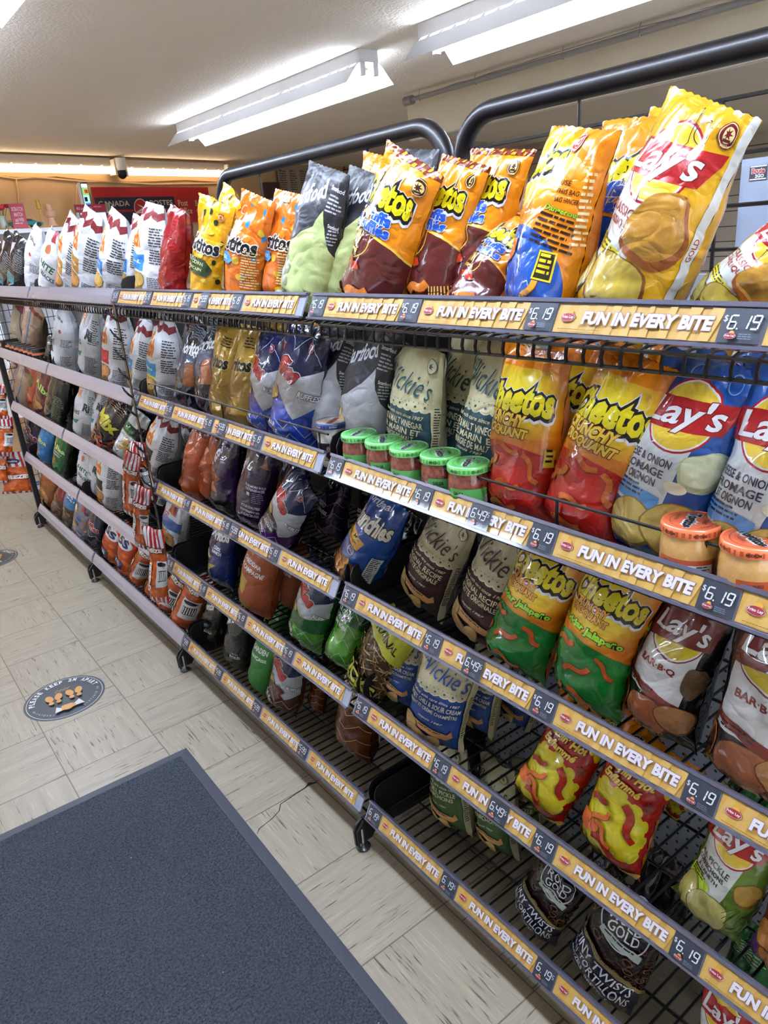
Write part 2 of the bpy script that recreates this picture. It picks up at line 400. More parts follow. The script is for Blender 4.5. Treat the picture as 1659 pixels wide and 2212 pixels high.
def back(c, t='#222222', asp=.66):
    return R_(-asp / 2, 0, asp / 2, 1, c) + rows_(-asp * .38, .86, asp * .38, 14, .026, t, seed=5) + rows_(-asp * .38, .4, asp * .1, 8, .022, t, seed=6) + R_(asp * .12, .2, asp * .38, .34, WH) + rows_(asp * .14, .32, asp * .36, 4, .03, '#111111', seed=8)
def D(key, asp, mat, fr, bk='#d8d8d8', bt='#333333', crease=1.): DES[key] = (asp, mat, fr, back(bk, bt, asp), crease)
def curl_(cx, cy, L, c='#d9762a', rot=0., w=.03):
    n = 11; p = [(L * (t / (n - 1) - .5), .09 * L * math.sin(t * .62)) for t in range(n)]
    v = rot2(np.array(p), rot, cx, cy); return S_([tuple(q) for q in v], w * 1.15, '#8c3d12', .3) + S_([tuple(q + np.array([-.002, .003])) for q in v], w, c, .3)
def cheeto(cx, cy, h, w, rot=.1):
    return T_('Cheetos', cx, cy, h * 1.1, '#d9cc22', w=w, bold=.045, shear=.15, rot=rot, out=[(.13, '#e9e9f2'), (.085, '#15120f')], arc=.35)
def base(asp, c, m=0.): return R_(-asp / 2, 0, asp / 2, 1, c, m)
A = .66
D('puffs_bacon', A, 'film', base(A, '#e59416') + E_(0, .2, .52, .37, '#f0c659', n=48) + E_(0, .195, .515, .36, '#6b2c2b', n=48) + E_(-.14, .5, .17, .14, '#f0c659') + E_(-.14, .5, .163, .133, '#6b2c2b')
  + R_(-A / 2, .965, A / 2, 1, '#7c2f1c') + [l for i in range(14) for l in R_(-A / 2 + i * .048, .965 + .017 * (i % 2), -A / 2 + i * .048 + .024, .982 + .017 * (i % 2), '#e8a23a')]
  + cheeto(-.03, .79, .15, .5) + T_('Puffs', .02, .665, .07, '#2a62c4', w=.2, bold=.05, out=[(.04, '#dfe8f5')], rot=.08) + T_('Soufflés', -.02, .6, .07, '#2a62c4', w=.3, bold=.05, out=[(.04, '#dfe8f5')], rot=.06)
  + T_('Cheesy', -.14, .575, .035, '#f2d88c', w=.13, shear=.3, bold=.03) + T_('BACON', -.15, .51, .085, '#f2ce78', w=.21, bold=.05) + T_('Fromagé', -.14, .43, .055, '#f2ce78', w=.23, bold=.03, shear=.3)
  + curl_(-.05, .35, .1, '#c4431f', .1, .045) + curl_(-.27, .24, .12, '#dd7a2c', 1.4, .05) + curl_(.05, .2, .15, '#e08a35', .5, .05) + curl_(.16, .1, .14, '#dd7a2c', -.5, .05) + curl_(-.12, .12, .13, '#e08a35', -.2, .05) + chips_(6, -.3, .02, -.15, .09, .04, 3, '#d98a3a', '#8c4a1c')
  + rows_(.2, .33, .3, 12, .02, '#e9c070', rot=-1.3, seed=4) + seal(.22, .9, .045, '#4a2a1a', '#e9c98a'), '#e59416')
D('cheeto_crunchy', A, 'film', base(A, '#dd8a1c') + [Lay([(-A / 2, .55), (0, .55), (A / 2, .55), (A / 2, .9), (0, .9), (-A / 2, .9)], [(0, 1, 4, 5), (1, 2, 3, 4)], glow('#e9df3a', '#dd8a1c', 0, .74, .36))]
  + E_(0, .06, .62, .44, '#c32219', n=48) + R_(-.33, .0, .33, .2, '#c32219') + cheeto(.0, .75, .15, .54, .08) + T_('CRUNCHY', -.05, .635, .07, '#f1cf57', w=.33, bold=.05, shear=.25, out=[(.06, '#6b2a10')]) + T_('CROQUANT', -.04, .565, .065, '#f1cf57', w=.36, bold=.05, shear=.25, out=[(.06, '#6b2a10')])
  + curl_(.0, .47, .16, rot=-.1) + curl_(.17, .38, .17, rot=-1.0) + curl_(.04, .26, .15, rot=.1) + curl_(-.1, .36, .12, rot=.9) + curl_(-.2, .3, .1, rot=.2) + curl_(.02, .13, .17, rot=.15) + curl_(-.22, .17, .1, rot=1.2)
  + R_(.24, .4, .3, .5, '#d9c53a') + rows_(.25, .49, .295, 3, .03, '#222') + T_('285 g', .2, .06, .03, '#f2d0c0', w=.08), '#dd8a1c')
D('cheeto_jal', A, 'film', base(A, '#d98317') + [Lay([(-A / 2, .5), (0, .5), (A / 2, .5), (A / 2, .98), (0, .98), (-A / 2, .98)], [(0, 1, 4, 5), (1, 2, 3, 4)], glow('#e6e23c', '#d98317', 0, .76, .36))]
  + E_(0, .08, .6, .42, '#1f8f3a', n=48) + R_(-.33, 0, .33, .3, '#1f8f3a') + E_(-.26, .44, .07, .05, '#2f7a22') + cheeto(.02, .82, .15, .54, .05) + T_('CRUNCHY', -.05, .71, .055, '#e0a54a', w=.26, bold=.05, out=[(.05, '#5a2a10')]) + T_('CROQUANT', -.04, .655, .055, '#e0a54a', w=.28, bold=.05, out=[(.05, '#5a2a10')])
  + T_('Cheddar Jalapeño', -.02, .565, .06, '#a9e04a', w=.52, bold=.05, out=[(.06, '#1a3a12')]) + curl_(-.12, .43, .13, '#d0702a', .2) + curl_(.16, .38, .15, '#d0702a', -.7) + curl_(.0, .3, .16, '#d0702a', .5) + curl_(-.2, .22, .12, '#d0702a', 1.2) + curl_(.06, .14, .15, '#d0702a', -.3) + curl_(-.12, .1, .12, '#d0702a', .8)
  + T_('285 g', .2, .05, .03, '#0c2a12', w=.1), '#dd8a1c')
D('cheeto_hot', A, 'film', base(A, '#dd9018') + E_(0, .42, .5, .47, '#e3ca28', n=60) + R_(-.33, 0, .33, .35, '#b8201c') + E_(0, .44, .46, .42, '#b8201c', n=60) + E_(-.03, .32, .3, .27, '#dfd42c', n=40)
  + [l for k in range(13) for l in E_(-.03 + .3 * math.cos(k * .48), .32 + .27 * math.sin(k * .48), .035, .05, '#dfd42c', k * .48)] + [l for k in range(9) for l in E_(-.28 + .07 * k, .86 - .012 * (k - 4) ** 2 * .6, .03, .05, '#e3ca28', .5)]
  + [l for k in range(8) for l in blob_(-.29 + .012 * math.sin(k), .08 + k * .07, .035, '#e8c12a', k, .05)] + [l for k in range(9) for l in blob_(-.28 + k * .07, .04, .04, '#e8c12a', k, .03)]
  + T_("Flamin' Hot", .0, .74, .07, '#f1cf57', w=.36, bold=.04, shear=.3, out=[(.05, '#7a1510')], rot=.03) + T_('Enflammé', -.02, .655, .06, '#f1cf57', w=.3, bold=.04, shear=.3, out=[(.05, '#7a1510')])
  + star_(.2, .6, .05, '#8c2a12', 9, .55) + curl_(.13, .42, .24, '#b5301c', -1.1, .045) + curl_(.06, .16, .24, '#b5301c', -.3, .045) + blob_(-.14, .24, .09, '#e6783a', 4, .07) + curl_(-.1, .45, .13, '#b5301c', .4, .035) + curl_(-.06, .33, .2, '#e07a2a', .9, .03) + curl_(.0, .24, .16, '#e07a2a', -.6, .03)
  + cheeto(.02, .9, .1, .46, .03), '#dd9018')
D('cheeto_blue', A, 'film', base(A, '#e6921a') + [Lay([(-A / 2, .6), (-.1, .6), (A / 2, .6), (A / 2, .99), (-.1, .99), (-A / 2, .99)], [(0, 1, 4, 5), (1, 2, 3, 4)], glow('#d9dc3c', '#e6921a', -.16, .82, .3))]
  + E_(-.06, .16, .34, .36, '#1f5fb5', n=44) + R_(-.33, 0, .33, .1, '#1f5fb5') + cheeto(-.17, .82, .13, .4, .3) + T_('Puffs', -.24, .62, .07, '#2a5fc0', w=.14, bold=.05, out=[(.04, WH)])
  + T_('USE', .12, .75, .024, '#5a2c10', w=.06) + T_('THIS BAG', .15, .71, .024, '#5a2c10', w=.13) + T_('BAG HANGER', .16, .67, .024, '#5a2c10', w=.14) + T_('Dangerous', .15, .615, .036, '#9cc23a', w=.2, bold=.03, out=[(.03, '#3a2a10')], rot=-.1)
  + rows_(.03, .575, .3, 6, .028, '#3a2410', rot=-.12, seed=2) + R_(.1, .27, .2, .42, '#e0cf3c') + R_(.11, .28, .19, .41, '#3a3420') + rows_(.115, .39, .187, 4, .028, '#e0cf3c', h=.016)
  + curl_(-.14, .34, .2, '#e07c2a', 1.1, .045) + E_(-.26, .2, .06, .08, '#dd7430') + E_(-.28, .08, .06, .04, '#dd7430') + curl_(.1, .2, .12, '#e8a83a', 1.1, .03) + T_('LES CHEETOS', .08, .17, .024, '#12336e', w=.15) + T_('VOTRE BESOIN', .1, .125, .027, '#d5dc4a', w=.18) + T_('FAITES ATTENTION', .12, .08, .024, '#ef9a3a', w=.2) + seal(.06, .93, .045, '#b8322a')
  + rows_(.24, .8, .32, 12, .03, '#f0ddb0', seed=9, rot=.1), '#e6921a')
D('puffs_blue', A, 'film', base(A, '#e6921a') + E_(-.0, .16, .44, .36, '#1f5fb5', n=44) + R_(-.33, 0, .33, .1, '#1f5fb5') + cheeto(.0, .76, .15, .52, .1) + T_('Puffs', -.02, .65, .08, '#2a5fc0', w=.26, bold=.05, out=[(.04, WH)]) + T_('Soufflés', -.04, .57, .08, '#2a5fc0', w=.34, bold=.05, out=[(.04, WH)]) + seal(.2, .9, .05, '#b8322a') + curl_(.1, .3, .2, '#e07c2a', 1.1, .05), '#e6921a')
def lays(bg, name1, name2, name3=None, fill='#e6c94a', panel='#dfe3df', txt='#a83a30', ry=.76):
    o = base(A, bg, .06)
    o += P_([(-.24, .3), (.06, .3), (.12, ry), (-.2, ry)], panel) + E_(.0, ry - .0, .165, .165, '#b02430') + E_(0, ry, .155, .155, WH) + E_(0, ry, .147, .147, fill, m=.1)
    o += P_([(-.3, ry - .09), (-.22, ry + .06), (.0, ry + .075), (.27, ry + .1), (.2, ry - .04), (.0, ry - .065)], '#b3262c')
    o += T_("Lay's", -.0, ry, .15, '#f2f2f6', w=.38, bold=.02, shear=.2, rot=.1, out=[(.025, '#8c1a22')])
    o += T_(name1, -.09, .545, .04, txt, w=.22 if len(name1) < 9 else .29, bold=.015, rot=0) + T_(name2, -.09, .49, .04, txt, w=.25, bold=.015)
    if name3: o += T_(name3, -.09, .44, .04, txt, w=.2, bold=.015)
    return o
LCH = dict(c='#c9b25e', e='#8f742c')
D('lays_classic', A, 'film', lays('#d8a923', 'CLASSIC', 'CLASSIQUE') + blob_(.14, .52, .13, '#9c5a28', 3, .17, m=.5) + blob_(.13, .54, .115, '#b98c3e', 3, .15, m=.5) + P_([(-.24, .36), (.04, .33), (.03, .39), (-.22, .42)], '#dcd23a') + rows_(-.2, .4, .0, 3, .02, '#4a4a20')
  + chip_(-.21, .2, .09, .14, -.5, 4, '#a9a05c', '#6e6426') + chip_(.04, .25, .145, .14, .2, 7, '#bfa94e', '#8a5a24') + P_([(.29, 0), (.33, 0), (.33, 1), (.29, 1)], '#d9dad6') + T_('GOLD', .31, .5, .02, '#a83a30', w=.1, rot=PI / 2) + S_([(.02, .97), (.05, .85), (-.02, .7), (.0, .6)], .004, '#2a2210') + ring_(.1, .9, .045, .004, '#2a2a1a') + seal(.22, .92, .045, '#7c2434', '#e8d9a0')
  + S_([(-.24, 0), (-.1, .2)], .004, '#4a3a12'), '#d8a923')
D('lays_onion', A, 'film', lays('#2b5fa8', 'CHEESE & ONION', 'FROMAGE', 'ET OIGNON', txt='#26305a', panel='#dde4ea') + blob_(.2, .55, .12, '#c2d2a8', 2, .1, m=.15) + blob_(.19, .56, .1, '#dbe4c4', 2, .08) + E_(.1, .45, .05, .03, '#eef0dc')
  + P_([(-.27, .33), (.05, .3), (.05, .38), (-.26, .42)], '#6aa7e2') + rows_(-.22, .4, .0, 3, .022, '#26305a') + P_([(-.33, .2), (-.24, .3), (-.2, .32), (-.2, .16)], '#c3aa5a', .3) + chip_(-.06, .21, .13, .12, .3, 3, '#c9b468', '#9a7f34') + chip_(.14, .24, .14, .13, .1, 5, '#cdb566', '#9a7f34')
  + seal(.27, .87, .04, '#b23a48') + ring_(.16, .93, .04, .005, '#7fb0e4') + ring_(-.05, .94, .03, .004, '#7fb0e4') + R_(-.33, 0, .33, .05, '#1f3f8c'), '#24549c')
D('lays_bbq', A, 'film', base(A, '#17151a') + P_([(-.2, .32), (.2, .32), (.22, .78), (-.17, .8)], '#dfe1e4') + E_(.03, .75, .19, .16, '#8c1f24') + E_(.03, .75, .18, .15, WH) + E_(.03, .75, .17, .14, '#d6c22c', m=.1) + P_([(-.2, .66), (-.14, .92), (.3, .92), (.26, .72), (.03, .7)], '#7e1f22')
  + T_("Lay's", .04, .78, .16, '#f2f2f6', w=.38, bold=.02, shear=.2, out=[(.02, '#5c1216')]) + T_('BAR·B·Q', -.0, .53, .05, '#8c3024', w=.24, bold=.035) + P_([(-.2, .4), (.0, .38), (.2, .32), (.2, .26), (.0, .32), (-.22, .37)], '#8c2a22') + rows_(-.15, .36, .1, 2, .022, '#3a0c0c')
  + E_(-.22, .2, .08, .11, '#b9744a') + E_(-.22, .2, .068, .095, '#3a1512', m=.6) + S_([(-.2, .4), (-.22, .22)], .03, '#8a5c38', .3) + chip_(.02, .17, .14, .15, .2, 4, '#b0704a', '#7c442a') + chip_(.2, .22, .13, .09, -.3, 6, '#b98a5c', '#7c5030') + blob_(.24, .5, .07, '#6a5238', 4, .12, m=.4) + T_('235 g', -.2, .03, .025, '#b8b8b8', w=.09), '#17151a', '#999')
D('lays_dill', A, 'film', lays('#6d8a2e', 'DILL PICKLE', 'CORNICHONS', "À L'ANETH", txt='#1f3a2a') + blob_(.2, .48, .1, '#8c6a2a', 2, .1, m=.5) + blob_(.19, .49, .085, '#b99848', 2, .085, m=.4) + P_([(-.25, .32), (-.02, .28), (-.02, .37), (-.24, .42)], '#b5d03a') + rows_(-.22, .4, -.05, 3, .022, '#20401c')
  + E_(-.29, .42, .03, .1, '#a8b84e', m=.2) + chip_(-.16, .22, .1, .13, .2, 3, '#b8b36a', '#7e7c38') + chip_(.03, .2, .14, .13, .1, 5, '#bdba76', '#7e7c38') + [l for k in range(12) for l in S_([(.16 + .012 * k, .36), (.1 + .02 * k, .27 - .03 * (k % 3))], .004, '#2c4a1c')], '#6d8a2e')
D('lays_sour', A, 'film', lays('#3f9a52', 'SOUR CREAM', '& ONION', 'CRÈME SURE', txt='#1f5a3a', panel='#e6ece6') + chip_(.0, .22, .15, .13, .1, 5) + chip_(-.22, .25, .1, .12, .1, 2), '#3f9a52')
def vick(body, txt, n1, n2, n3, cream='#cfc8a0', logo=None, leaf=None, lw=.3):
    logo = logo or body; o = base(A, body) + R_(-A / 2, .6, A / 2, 1, cream)
    o += scallop_(-.33, .33, .6, .035, '#e8e4cc', 9) + scallop_(-.33, .33, .612, .034, cream, 9) + [l for i in range(9) for l in E_(-.293 + i * .0733, .607, .009, .009, logo, n=8)] + [l for i in range(18) for l in E_(-.31 + i * .0366, .635, .004, .004, logo, n=6)]
    o += T_('Miss', -.2, .86, .11, logo, w=.16, bold=.0, shear=.25, rot=-.25) + T_('Vickie’s', .05, .76, .15, logo, w=.42, bold=.0, shear=.25, rot=-.18)
    o += E_(.22, .9, .052, .052, logo) + E_(.22, .9, .047, .047, cream) + star_(.22, .9, .03, logo, 7, .4)
    o += T_('Crafted with care since 1987', .0, .535, .028, txt, w=.44, shear=.3, rot=-.04) + T_(n1, -.0, .475, .05, txt, w=lw + .12, bold=.015, rot=-.04) + T_(n2, -.0, .415, .045, txt, w=lw + .08, bold=.015, rot=-.04) + (T_(n3, .0, .36, .045, txt, w=lw, bold=.015, rot=-.04) if n3 else [])
    o += T_('depuis 1987', .02, .315, .024, txt, w=.2, shear=.3, rot=-.04) + P_([(-.1, .27), (.17, .22), (.2, .26), (.22, .2), (.17, .17), (-.08, .21)], '#c79a62') + rows_(-.06, .245, .14, 2, .02, '#3a2a18', rot=-.15)
    o += chip_(-.2, .18, .13, .09, .5, 3, '#c0a468', '#7a5c2c') + chip_(-.06, .1, .13, .08, -.5, 5, '#b8955a', '#6e4e24') + chip_(.06, .12, .07, .06, .6, 8, '#c9ab6c', '#7a5c2c')
    o += P_([(.27, 0), (.33, 0), (.33, 1), (.29, 1), (.26, .6), (.28, .3)], cream) + rows_(.285, .6, .33, 22, .02, '#3a3a2c', seed=3)
    return o
D('vick_teal', A, 'paper', vick('#1f5560', '#e8dfb8', 'SALT & MALT VINEGAR', 'SEL MARIN ET', 'VINAIGRE DE MALT', '#d8d2ac'), '#c9c4a2', '#333', .8)
D('vick_blue', A, 'paper', vick('#2a56a0', '#e6e2c8', 'SWEET CHILI & SOUR CREAM', 'PIMENT ET CRÈME CHAMPÊTRE', '', '#cfc9a4', '#2458b0', lw=.36), '#b8b496', '#333', .8)
D('vick_red', A, 'paper', vick('#43171c', '#e6dcb8', 'ORIGINAL RECIPE', 'RECETTE ORIGINALE', '', '#c9c3a4', '#43171c'), '#8c887a', '#222', .8)
D('vick_green', A, 'paper', vick('#4a6b3a', '#d8d4b0', 'SPICY DILL PICKLE', 'CORNICHONS', '', '#b8b698', '#3a4a34'), '#8c8c78', '#222', .8)
def popc(top, low, ll, cob=True):
    o = base(A, low) + P_([(-A / 2, .42), (-.2, .46), (-.05, .53), (.08, .64), (.16, .76), (.2, .62), (.26, .52), (.33, .46), (.33, 1), (-A / 2, 1)], top)
    o += T_('Smartfood', -.06, .82, .12, '#e8e8ee', w=.44, shear=.25, bold=.02, rot=.35)
    o += T_('Smartfood', .24, .9, .03, '#e8e8ee', w=.14, bold=.02, rot=-.1) + rows_(.17, .85, .31, 5, .024, '#b8b8bc', seed=2, rot=-.1) + T_('Smartfood', .26, .67, .025, '#e8e8ee', w=.1, bold=.02, rot=-.1) + rows_(.22, .64, .32, 5, .022, '#b8b8bc', seed=3)
    for k, (x, y, r) in enumerate(((-.12, .35, .045), (-.06, .31, .04), (-.1, .26, .04), (-.05, .22, .035), (-.15, .42, .035))): o += blob_(x, y, r, '#8f9078' if ll else '#b09c62', k, m=.35, amp=.3) + blob_(x - .008, y + .01, r * .7, '#b8b8a4' if ll else '#d8cfa4', k + 3, m=.25, amp=.3)
    if ll: o += T_('TRY OUR', .18, .2, .018, '#303828', w=.07) + T_('SMARTFOOD', .18, .17, .018, '#303828', w=.09) + rows_(-.1, .15, .02, 3, .022, '#404830', rot=-.2)
    else: o += P_([(-.29, .2), (-.2, .2), (-.17, .45), (-.3, .45)], '#d8d4d0') + [l for i in range(3) for l in P_([(-.285 + i * .033, .2), (-.27 + i * .033, .2), (-.265 + i * .037, .45), (-.283 + i * .037, .45)], '#7c2e34')] + [l for i in range(7) for l in blob_(-.28 + .02 * (i % 5), .46 + .03 * (i // 3), .03, '#cdbd82', i, m=.3)] + P_([(-.24, .17), (-.14, .14), (-.07, .19), (-.13, .25), (-.22, .24)], '#d6cb96', .1) + T_('BUTTER', -.12, .08, .045, '#3a3a40', w=.2, bold=.01) + rows_(.08, .12, .2, 3, .02, '#505058')
    return o
D('pop_lime', A, 'paper', popc('#23242c', '#c3cf92', True), '#2a2b31', '#999', .9)
D('pop_butter', A, 'paper', popc('#26252b', '#bfc3c8', False), '#26252b', '#999', .9)
D('pop_grey', A, 'foil', base(A, '#8d929c') + P_([(-.33, .4), (.0, .5), (.33, .6), (.33, 0), (-.33, 0)], '#c3cf92') + T_('Smart', 0, .8, .15, '#e8e8ee', w=.5, shear=.3) + seal(.2, .93, .05, '#a86070', '#c8ccd4'), '#9da2ac')
D('tost_corn', .62, 'film', base(.62, '#e0a818') + E_(-.24, .2, .22, .27, '#5a4a3a', m=.6) + [l for k in range(14) for l in blob_(-.22 + .07 * math.sin(k * 2.1), .05 + k * .027, .04, ('#8c7a5a', '#c9b890', '#4a5a2c')[k % 3], k, .015, m=.5, rot=k)]
  + [l for k in range(9) for l in E_((-.08, .12, .24, .2, .26, .05, .2, -.1, .0)[k], (.88, .84, .68, .5, .32, .92, .12, .06, .97)[k], .022, .026, '#2d3c1c')] + [l for k in range(12) for l in blob_((.2, .1, .26, .12, .24, .16, .05, .27, .22, .1, -.1, .15)[k], .08 + k * .075, .035, '#e6c94a', k, .02)]
  + T_('Tostitos', -.02, .62, .13, '#26201e', w=.5, bold=.04, out=[(.05, WH)], rot=.04) + P_([(-.31, .38), (.14, .34), (.2, .42), (.12, .5), (-.31, .5)], '#2d4a2c') + T_('STREET CORN', -.06, .455, .035, '#e6e0a0', w=.3) + T_('MAÏS MEXICAIN', -.06, .4, .035, '#e6e0a0', w=.28) + seal(.2, .9, .035, '#c05a3a', '#e8c87a'), '#e0a818')
D('tost_round', .62, 'film', base(.62, '#dc7a24') + [l for k in range(9) for l in E_((.2, .05, .26, .22, .0, .14, .24, .1, -.2)[k], (.9, .78, .7, .52, .94, .34, .2, .1, .88)[k], .026, .03, '#3f8fc0')] + [l for k in range(14) for l in blob_((.1, .25, .16, .28, .12, .2, .06, .27, .18, .1, .22, -.14, -.2, .02)[k], .06 + k * .068, .04, ('#dcb83a', '#d98a2a')[k % 2], k, .03)]
  + E_(-.25, .18, .2, .27, '#8a7a5c', m=.5) + [l for k in range(12) for l in blob_(-.25 + .07 * math.sin(k * 2.3), .03 + k * .032, .05, ('#b3a582', '#9a8a64')[k % 2], k, .02, m=.4, rot=k)] + T_('Tostitos', -.02, .6, .13, '#26201e', w=.5, bold=.04, out=[(.05, WH)], rot=.04) + P_([(-.31, .4), (.0, .42), (.04, .46), (-.02, .51), (-.31, .5)], '#4aa0d8') + T_('ROUNDS', -.14, .46, .035, WH, w=.2)
  + rows_(.12, .56, .28, 14, .024, '#f0d8a0', seed=4, rot=.03) + E_(.2, .08, .07, .06, '#3a5a2c') + E_(.18, .16, .06, .04, WH) + ring_(-.1, .86, .04, .006, '#cfe0f0'), '#dc7a24')
D('red_plain', .55, 'foil', base(.55, '#a31c22') + T_('Post', .1, .06, .04, '#e8b0b0', w=.12) + rows_(.0, .9, .2, 6, .03, '#c04048', seed=3), '#a31c22')
def dutch(side='#dfe1e6', band=None, chips=True, nm=None, low=None):
    o = base(.62, '#e6e8ec') + P_([(-.31, .9), (-.2, .86), (-.1, .9), (.0, .84), (.1, .9), (.2, .85), (.31, .88), (.31, .94), (.2, .92), (.1, .97), (.0, .91), (-.1, .97), (-.2, .93), (-.31, .97)], '#8c2430')
    o += T_('Dutch', -.16, .66, .17, '#d8641c', w=.3, bold=.04, out=[(.04, '#e8c81c')], rot=.1) + T_('Old', -.2, .78, .08, '#d8641c', w=.13, bold=.03, out=[(.04, '#e8c81c')])
    if band: o += P_([(-.31, .36), (-.2, .37), (.05, .36), (.05, .53), (-.05, .51), (-.15, .54), (-.31, .51)], band[0])
    if band and len(band) > 1: o += R_(-.31, .34, .05, .37, band[1])
    if nm: o += T_(nm, -.13, .44, .05, WH, w=.28, bold=.02, shear=.2)
    if chips: o += R_(-.31, .02, .04, .34, low or '#b58c3c', .5) + chips_(9, -.28, .05, .0, .3, .075, 5, '#c4a354' if not low else '#c08a48', '#7c5a24')
    o += rows_(.11, .78, .28, 7, .026, '#2a2a30', seed=4) + rows_(.11, .58, .28, 6, .026, '#2a2a30', seed=5) + rows_(.1, .3, .28, 10, .018, '#4a4a50', seed=7) + P_([(.06, .0), (.31, 0), (.31, .18), (.08, .2)], '#d0cfd2')
    return o + rows_(.1, .16, .28, 7, .018, '#4a4a50', seed=17)
D('dutch_blue', .62, 'paper', dutch(band=('#2d86c8',), nm='Rip-L'), '#dfe1e6', '#333', .9)
D('dutch_blue2', .62, 'paper', dutch(band=('#4aa4d8', '#cfd23a'), nm='Chips'), '#dfe1e6', '#333', .9)
D('dutch_gold', .62, 'paper', dutch(band=('#b98a2c',), nm='Spice', low='#a8642a'), '#dfe1e6', '#333', .9)
D('dutch_black', .62, 'paper', dutch(band=('#1c1f20',), nm='', low='#b07c3a'), '#dfe1e6', '#333', .9)
D('dutch_red', .62, 'paper', dutch(band=('#c41f2c',), nm='', low='#8c4a34'), '#dfe1e6', '#333', .9)
D('white_crisp', .62, 'paper', base(.62, '#dcdee2') + T_('Crispy', -.14, .46, .13, '#26282e', w=.3, shear=.3, rot=.4) + T_('Ridges', .04, .84, .06, '#23262c', w=.2, bold=.03, rot=-.2) + P_([(-.28, .36), (-.1, .42), (-.02, .34), (-.18, .3)], '#3e4a30') + E_(.08, .68, .03, .025, '#a8403a') + rows_(.1, .56, .28, 6, .02, '#55585e', seed=3) + rows_(.12, .3, .28, 8, .02, '#55585e', seed=4) + chips_(4, -.25, .04, -.05, .14, .06, 3, '#cda05a', '#8a5c24') + rows_(-.28, .96, -.1, 2, .03, '#33363c'), '#dcdee2', '#444', .8)
D('white_teal', .62, 'paper', base(.62, '#d8dadd') + T_('Shakes', -.1, .52, .1, '#2a2c30', w=.28, shear=.2, rot=.35) + P_([(-.2, .3), (.02, .34), (.06, .44), (-.02, .4)], '#2f8f98') + rows_(.14, .85, .3, 12, .024, '#3a3a40', seed=3) + chips_(7, -.26, .03, .02, .18, .06, 9) + R_(-.16, .76, -.02, .92, '#e8c8a8') + T_('RE', -.08, .84, .07, '#c86a2c', w=.1) + T_('Ri', .14, .68, .12, '#2a2c34', w=.12, bold=.04) + rows_(.12, .4, .28, 12, .02, '#666', seed=9), '#d8dadd', '#444', .8)
D('white_green', .62, 'paper', base(.62, '#e3e4e8') + T_('HITE', .08, .55, .1, '#1f6a3a', w=.26, bold=.03, rot=-.3) + T_('SNACKS', .1, .4, .07, '#23303a', w=.26, bold=.03, rot=-.3) + blob_(.1, .12, .14, '#8c2428', 4, .1, m=.4) + blob_(-.2, .2, .1, '#cf8c3a', 2, .16, m=.4) + R_(.02, .88, .2, 1, '#a82434') + E_(.04, .78, .05, .06, '#c87a4a', m=.4) + T_('Ketchup', -.2, .5, .09, '#2a2a30', w=.2, shear=.3, rot=.9) + rows_(-.1, .15, .0, 6, .02, '#a84a4a'), '#e3e4e8', '#444', .9)
D('tray_green', .62, 'film', base(.62, '#d8dcdc') + P_([(-.31, .6), (.31, .52), (.31, .72), (-.31, .78)], '#3c8a3a') + T_('sour cream', .0, .69, .06, '#16301a', w=.44, shear=.2, bold=.03) + T_('onion', .0, .61, .06, '#16301a', w=.3, shear=.2, bold=.03) + E_(-.1, .42, .12, .1, '#a8acb0') + E_(-.1, .42, .09, .07, '#d8dadc') + chips_(5, .02, .3, .26, .5, .08, 3) + T_('200 g', -.05, .2, .04, '#555', w=.2, shear=.3) + P_([(-.31, 0), (.31, 0), (.31, .07), (-.31, .1)], '#7aa83a') + P_([(.1, .6), (.31, .5), (.31, .8), (.16, .8)], '#1d2022'), '#d8dcdc')
D('mix_dark', .6, 'film', base(.6, '#2a1512') + T_('Mix', .0, .66, .18, '#d8d234', w=.4, bold=.05, shear=.2, out=[(.05, '#3a1a10')]) + [l for k in range(26) for l in curl_(.2 * math.sin(k * 2.7), .04 + k * .017, .12, ('#b5482a', '#8c2a1c', '#c8703a')[k % 3], k * 1.1, .03)] + rows_(-.2, .95, .2, 4, .03, '#8a5a3a'), '#2a1512')
D('quinoa_blue', .56, 'film', base(.56, '#3d8fc8') + T_('Alba', -.02, .64, .1, '#d5e8a0', w=.34, bold=.03, out=[(.04, '#1f3a5a')]) + T_('FRENCH', -.06, .54, .04, '#14406e', w=.2) + P_([(-.28, .1), (-.05, .15), (-.02, .4), (-.28, .48)], '#c09050', .3) + chips_(4, -.24, .12, -.08, .4, .06, 4), '#3d8fc8')
D('quinoa_green', .56, 'film', base(.56, '#1f7a3c') + T_('Alba', .0, .68, .1, '#d5e8a0', w=.34, bold=.03, out=[(.04, '#0e3a1c')]) + T_('JALAPEÑO', .0, .59, .035, WH, w=.24) + T_('cheddar', .0, .55, .035, WH, w=.2) + P_([(-.28, .1), (-.05, .2), (.02, .46), (-.28, .5)], '#c09050', .3) + chips_(4, -.24, .15, -.08, .42, .06, 4) + R_(.18, 0, .28, 1, '#0e3018'), '#123a20')
D('quinoa_maroon', .56, 'film', base(.56, '#6e1f38') + T_('Alba', .04, .7, .1, '#b8d87a', w=.34, bold=.03, out=[(.04, '#3a0f1c')]) + P_([(-.28, .0), (-.1, .1), (-.02, .42), (-.28, .5)], '#a8541f', .3) + chips_(5, -.22, .1, .06, .44, .07, 4, '#c8903a'), '#6e1f38')
D('orange_red', .56, 'film', base(.56, '#b8391c') + P_([(-.28, .0), (-.1, 0), (-.1, 1), (-.28, 1)], '#c8562a') + blob_(-.05, .7, .1, '#3a4a1c', 3) + chips_(6, -.2, .06, .2, .5, .07, 5, '#d8702a', '#8a2a10'), '#b8391c')
D('olive_dark', .56, 'film', base(.56, '#23281f') + E_(-.16, .4, .1, .12, '#3a6a48') + chips_(6, -.25, .05, 0, .3, .06, 5, '#b08a50') + rows_(.08, .7, .24, 20, .024, '#a8a890', seed=2), '#23281f')
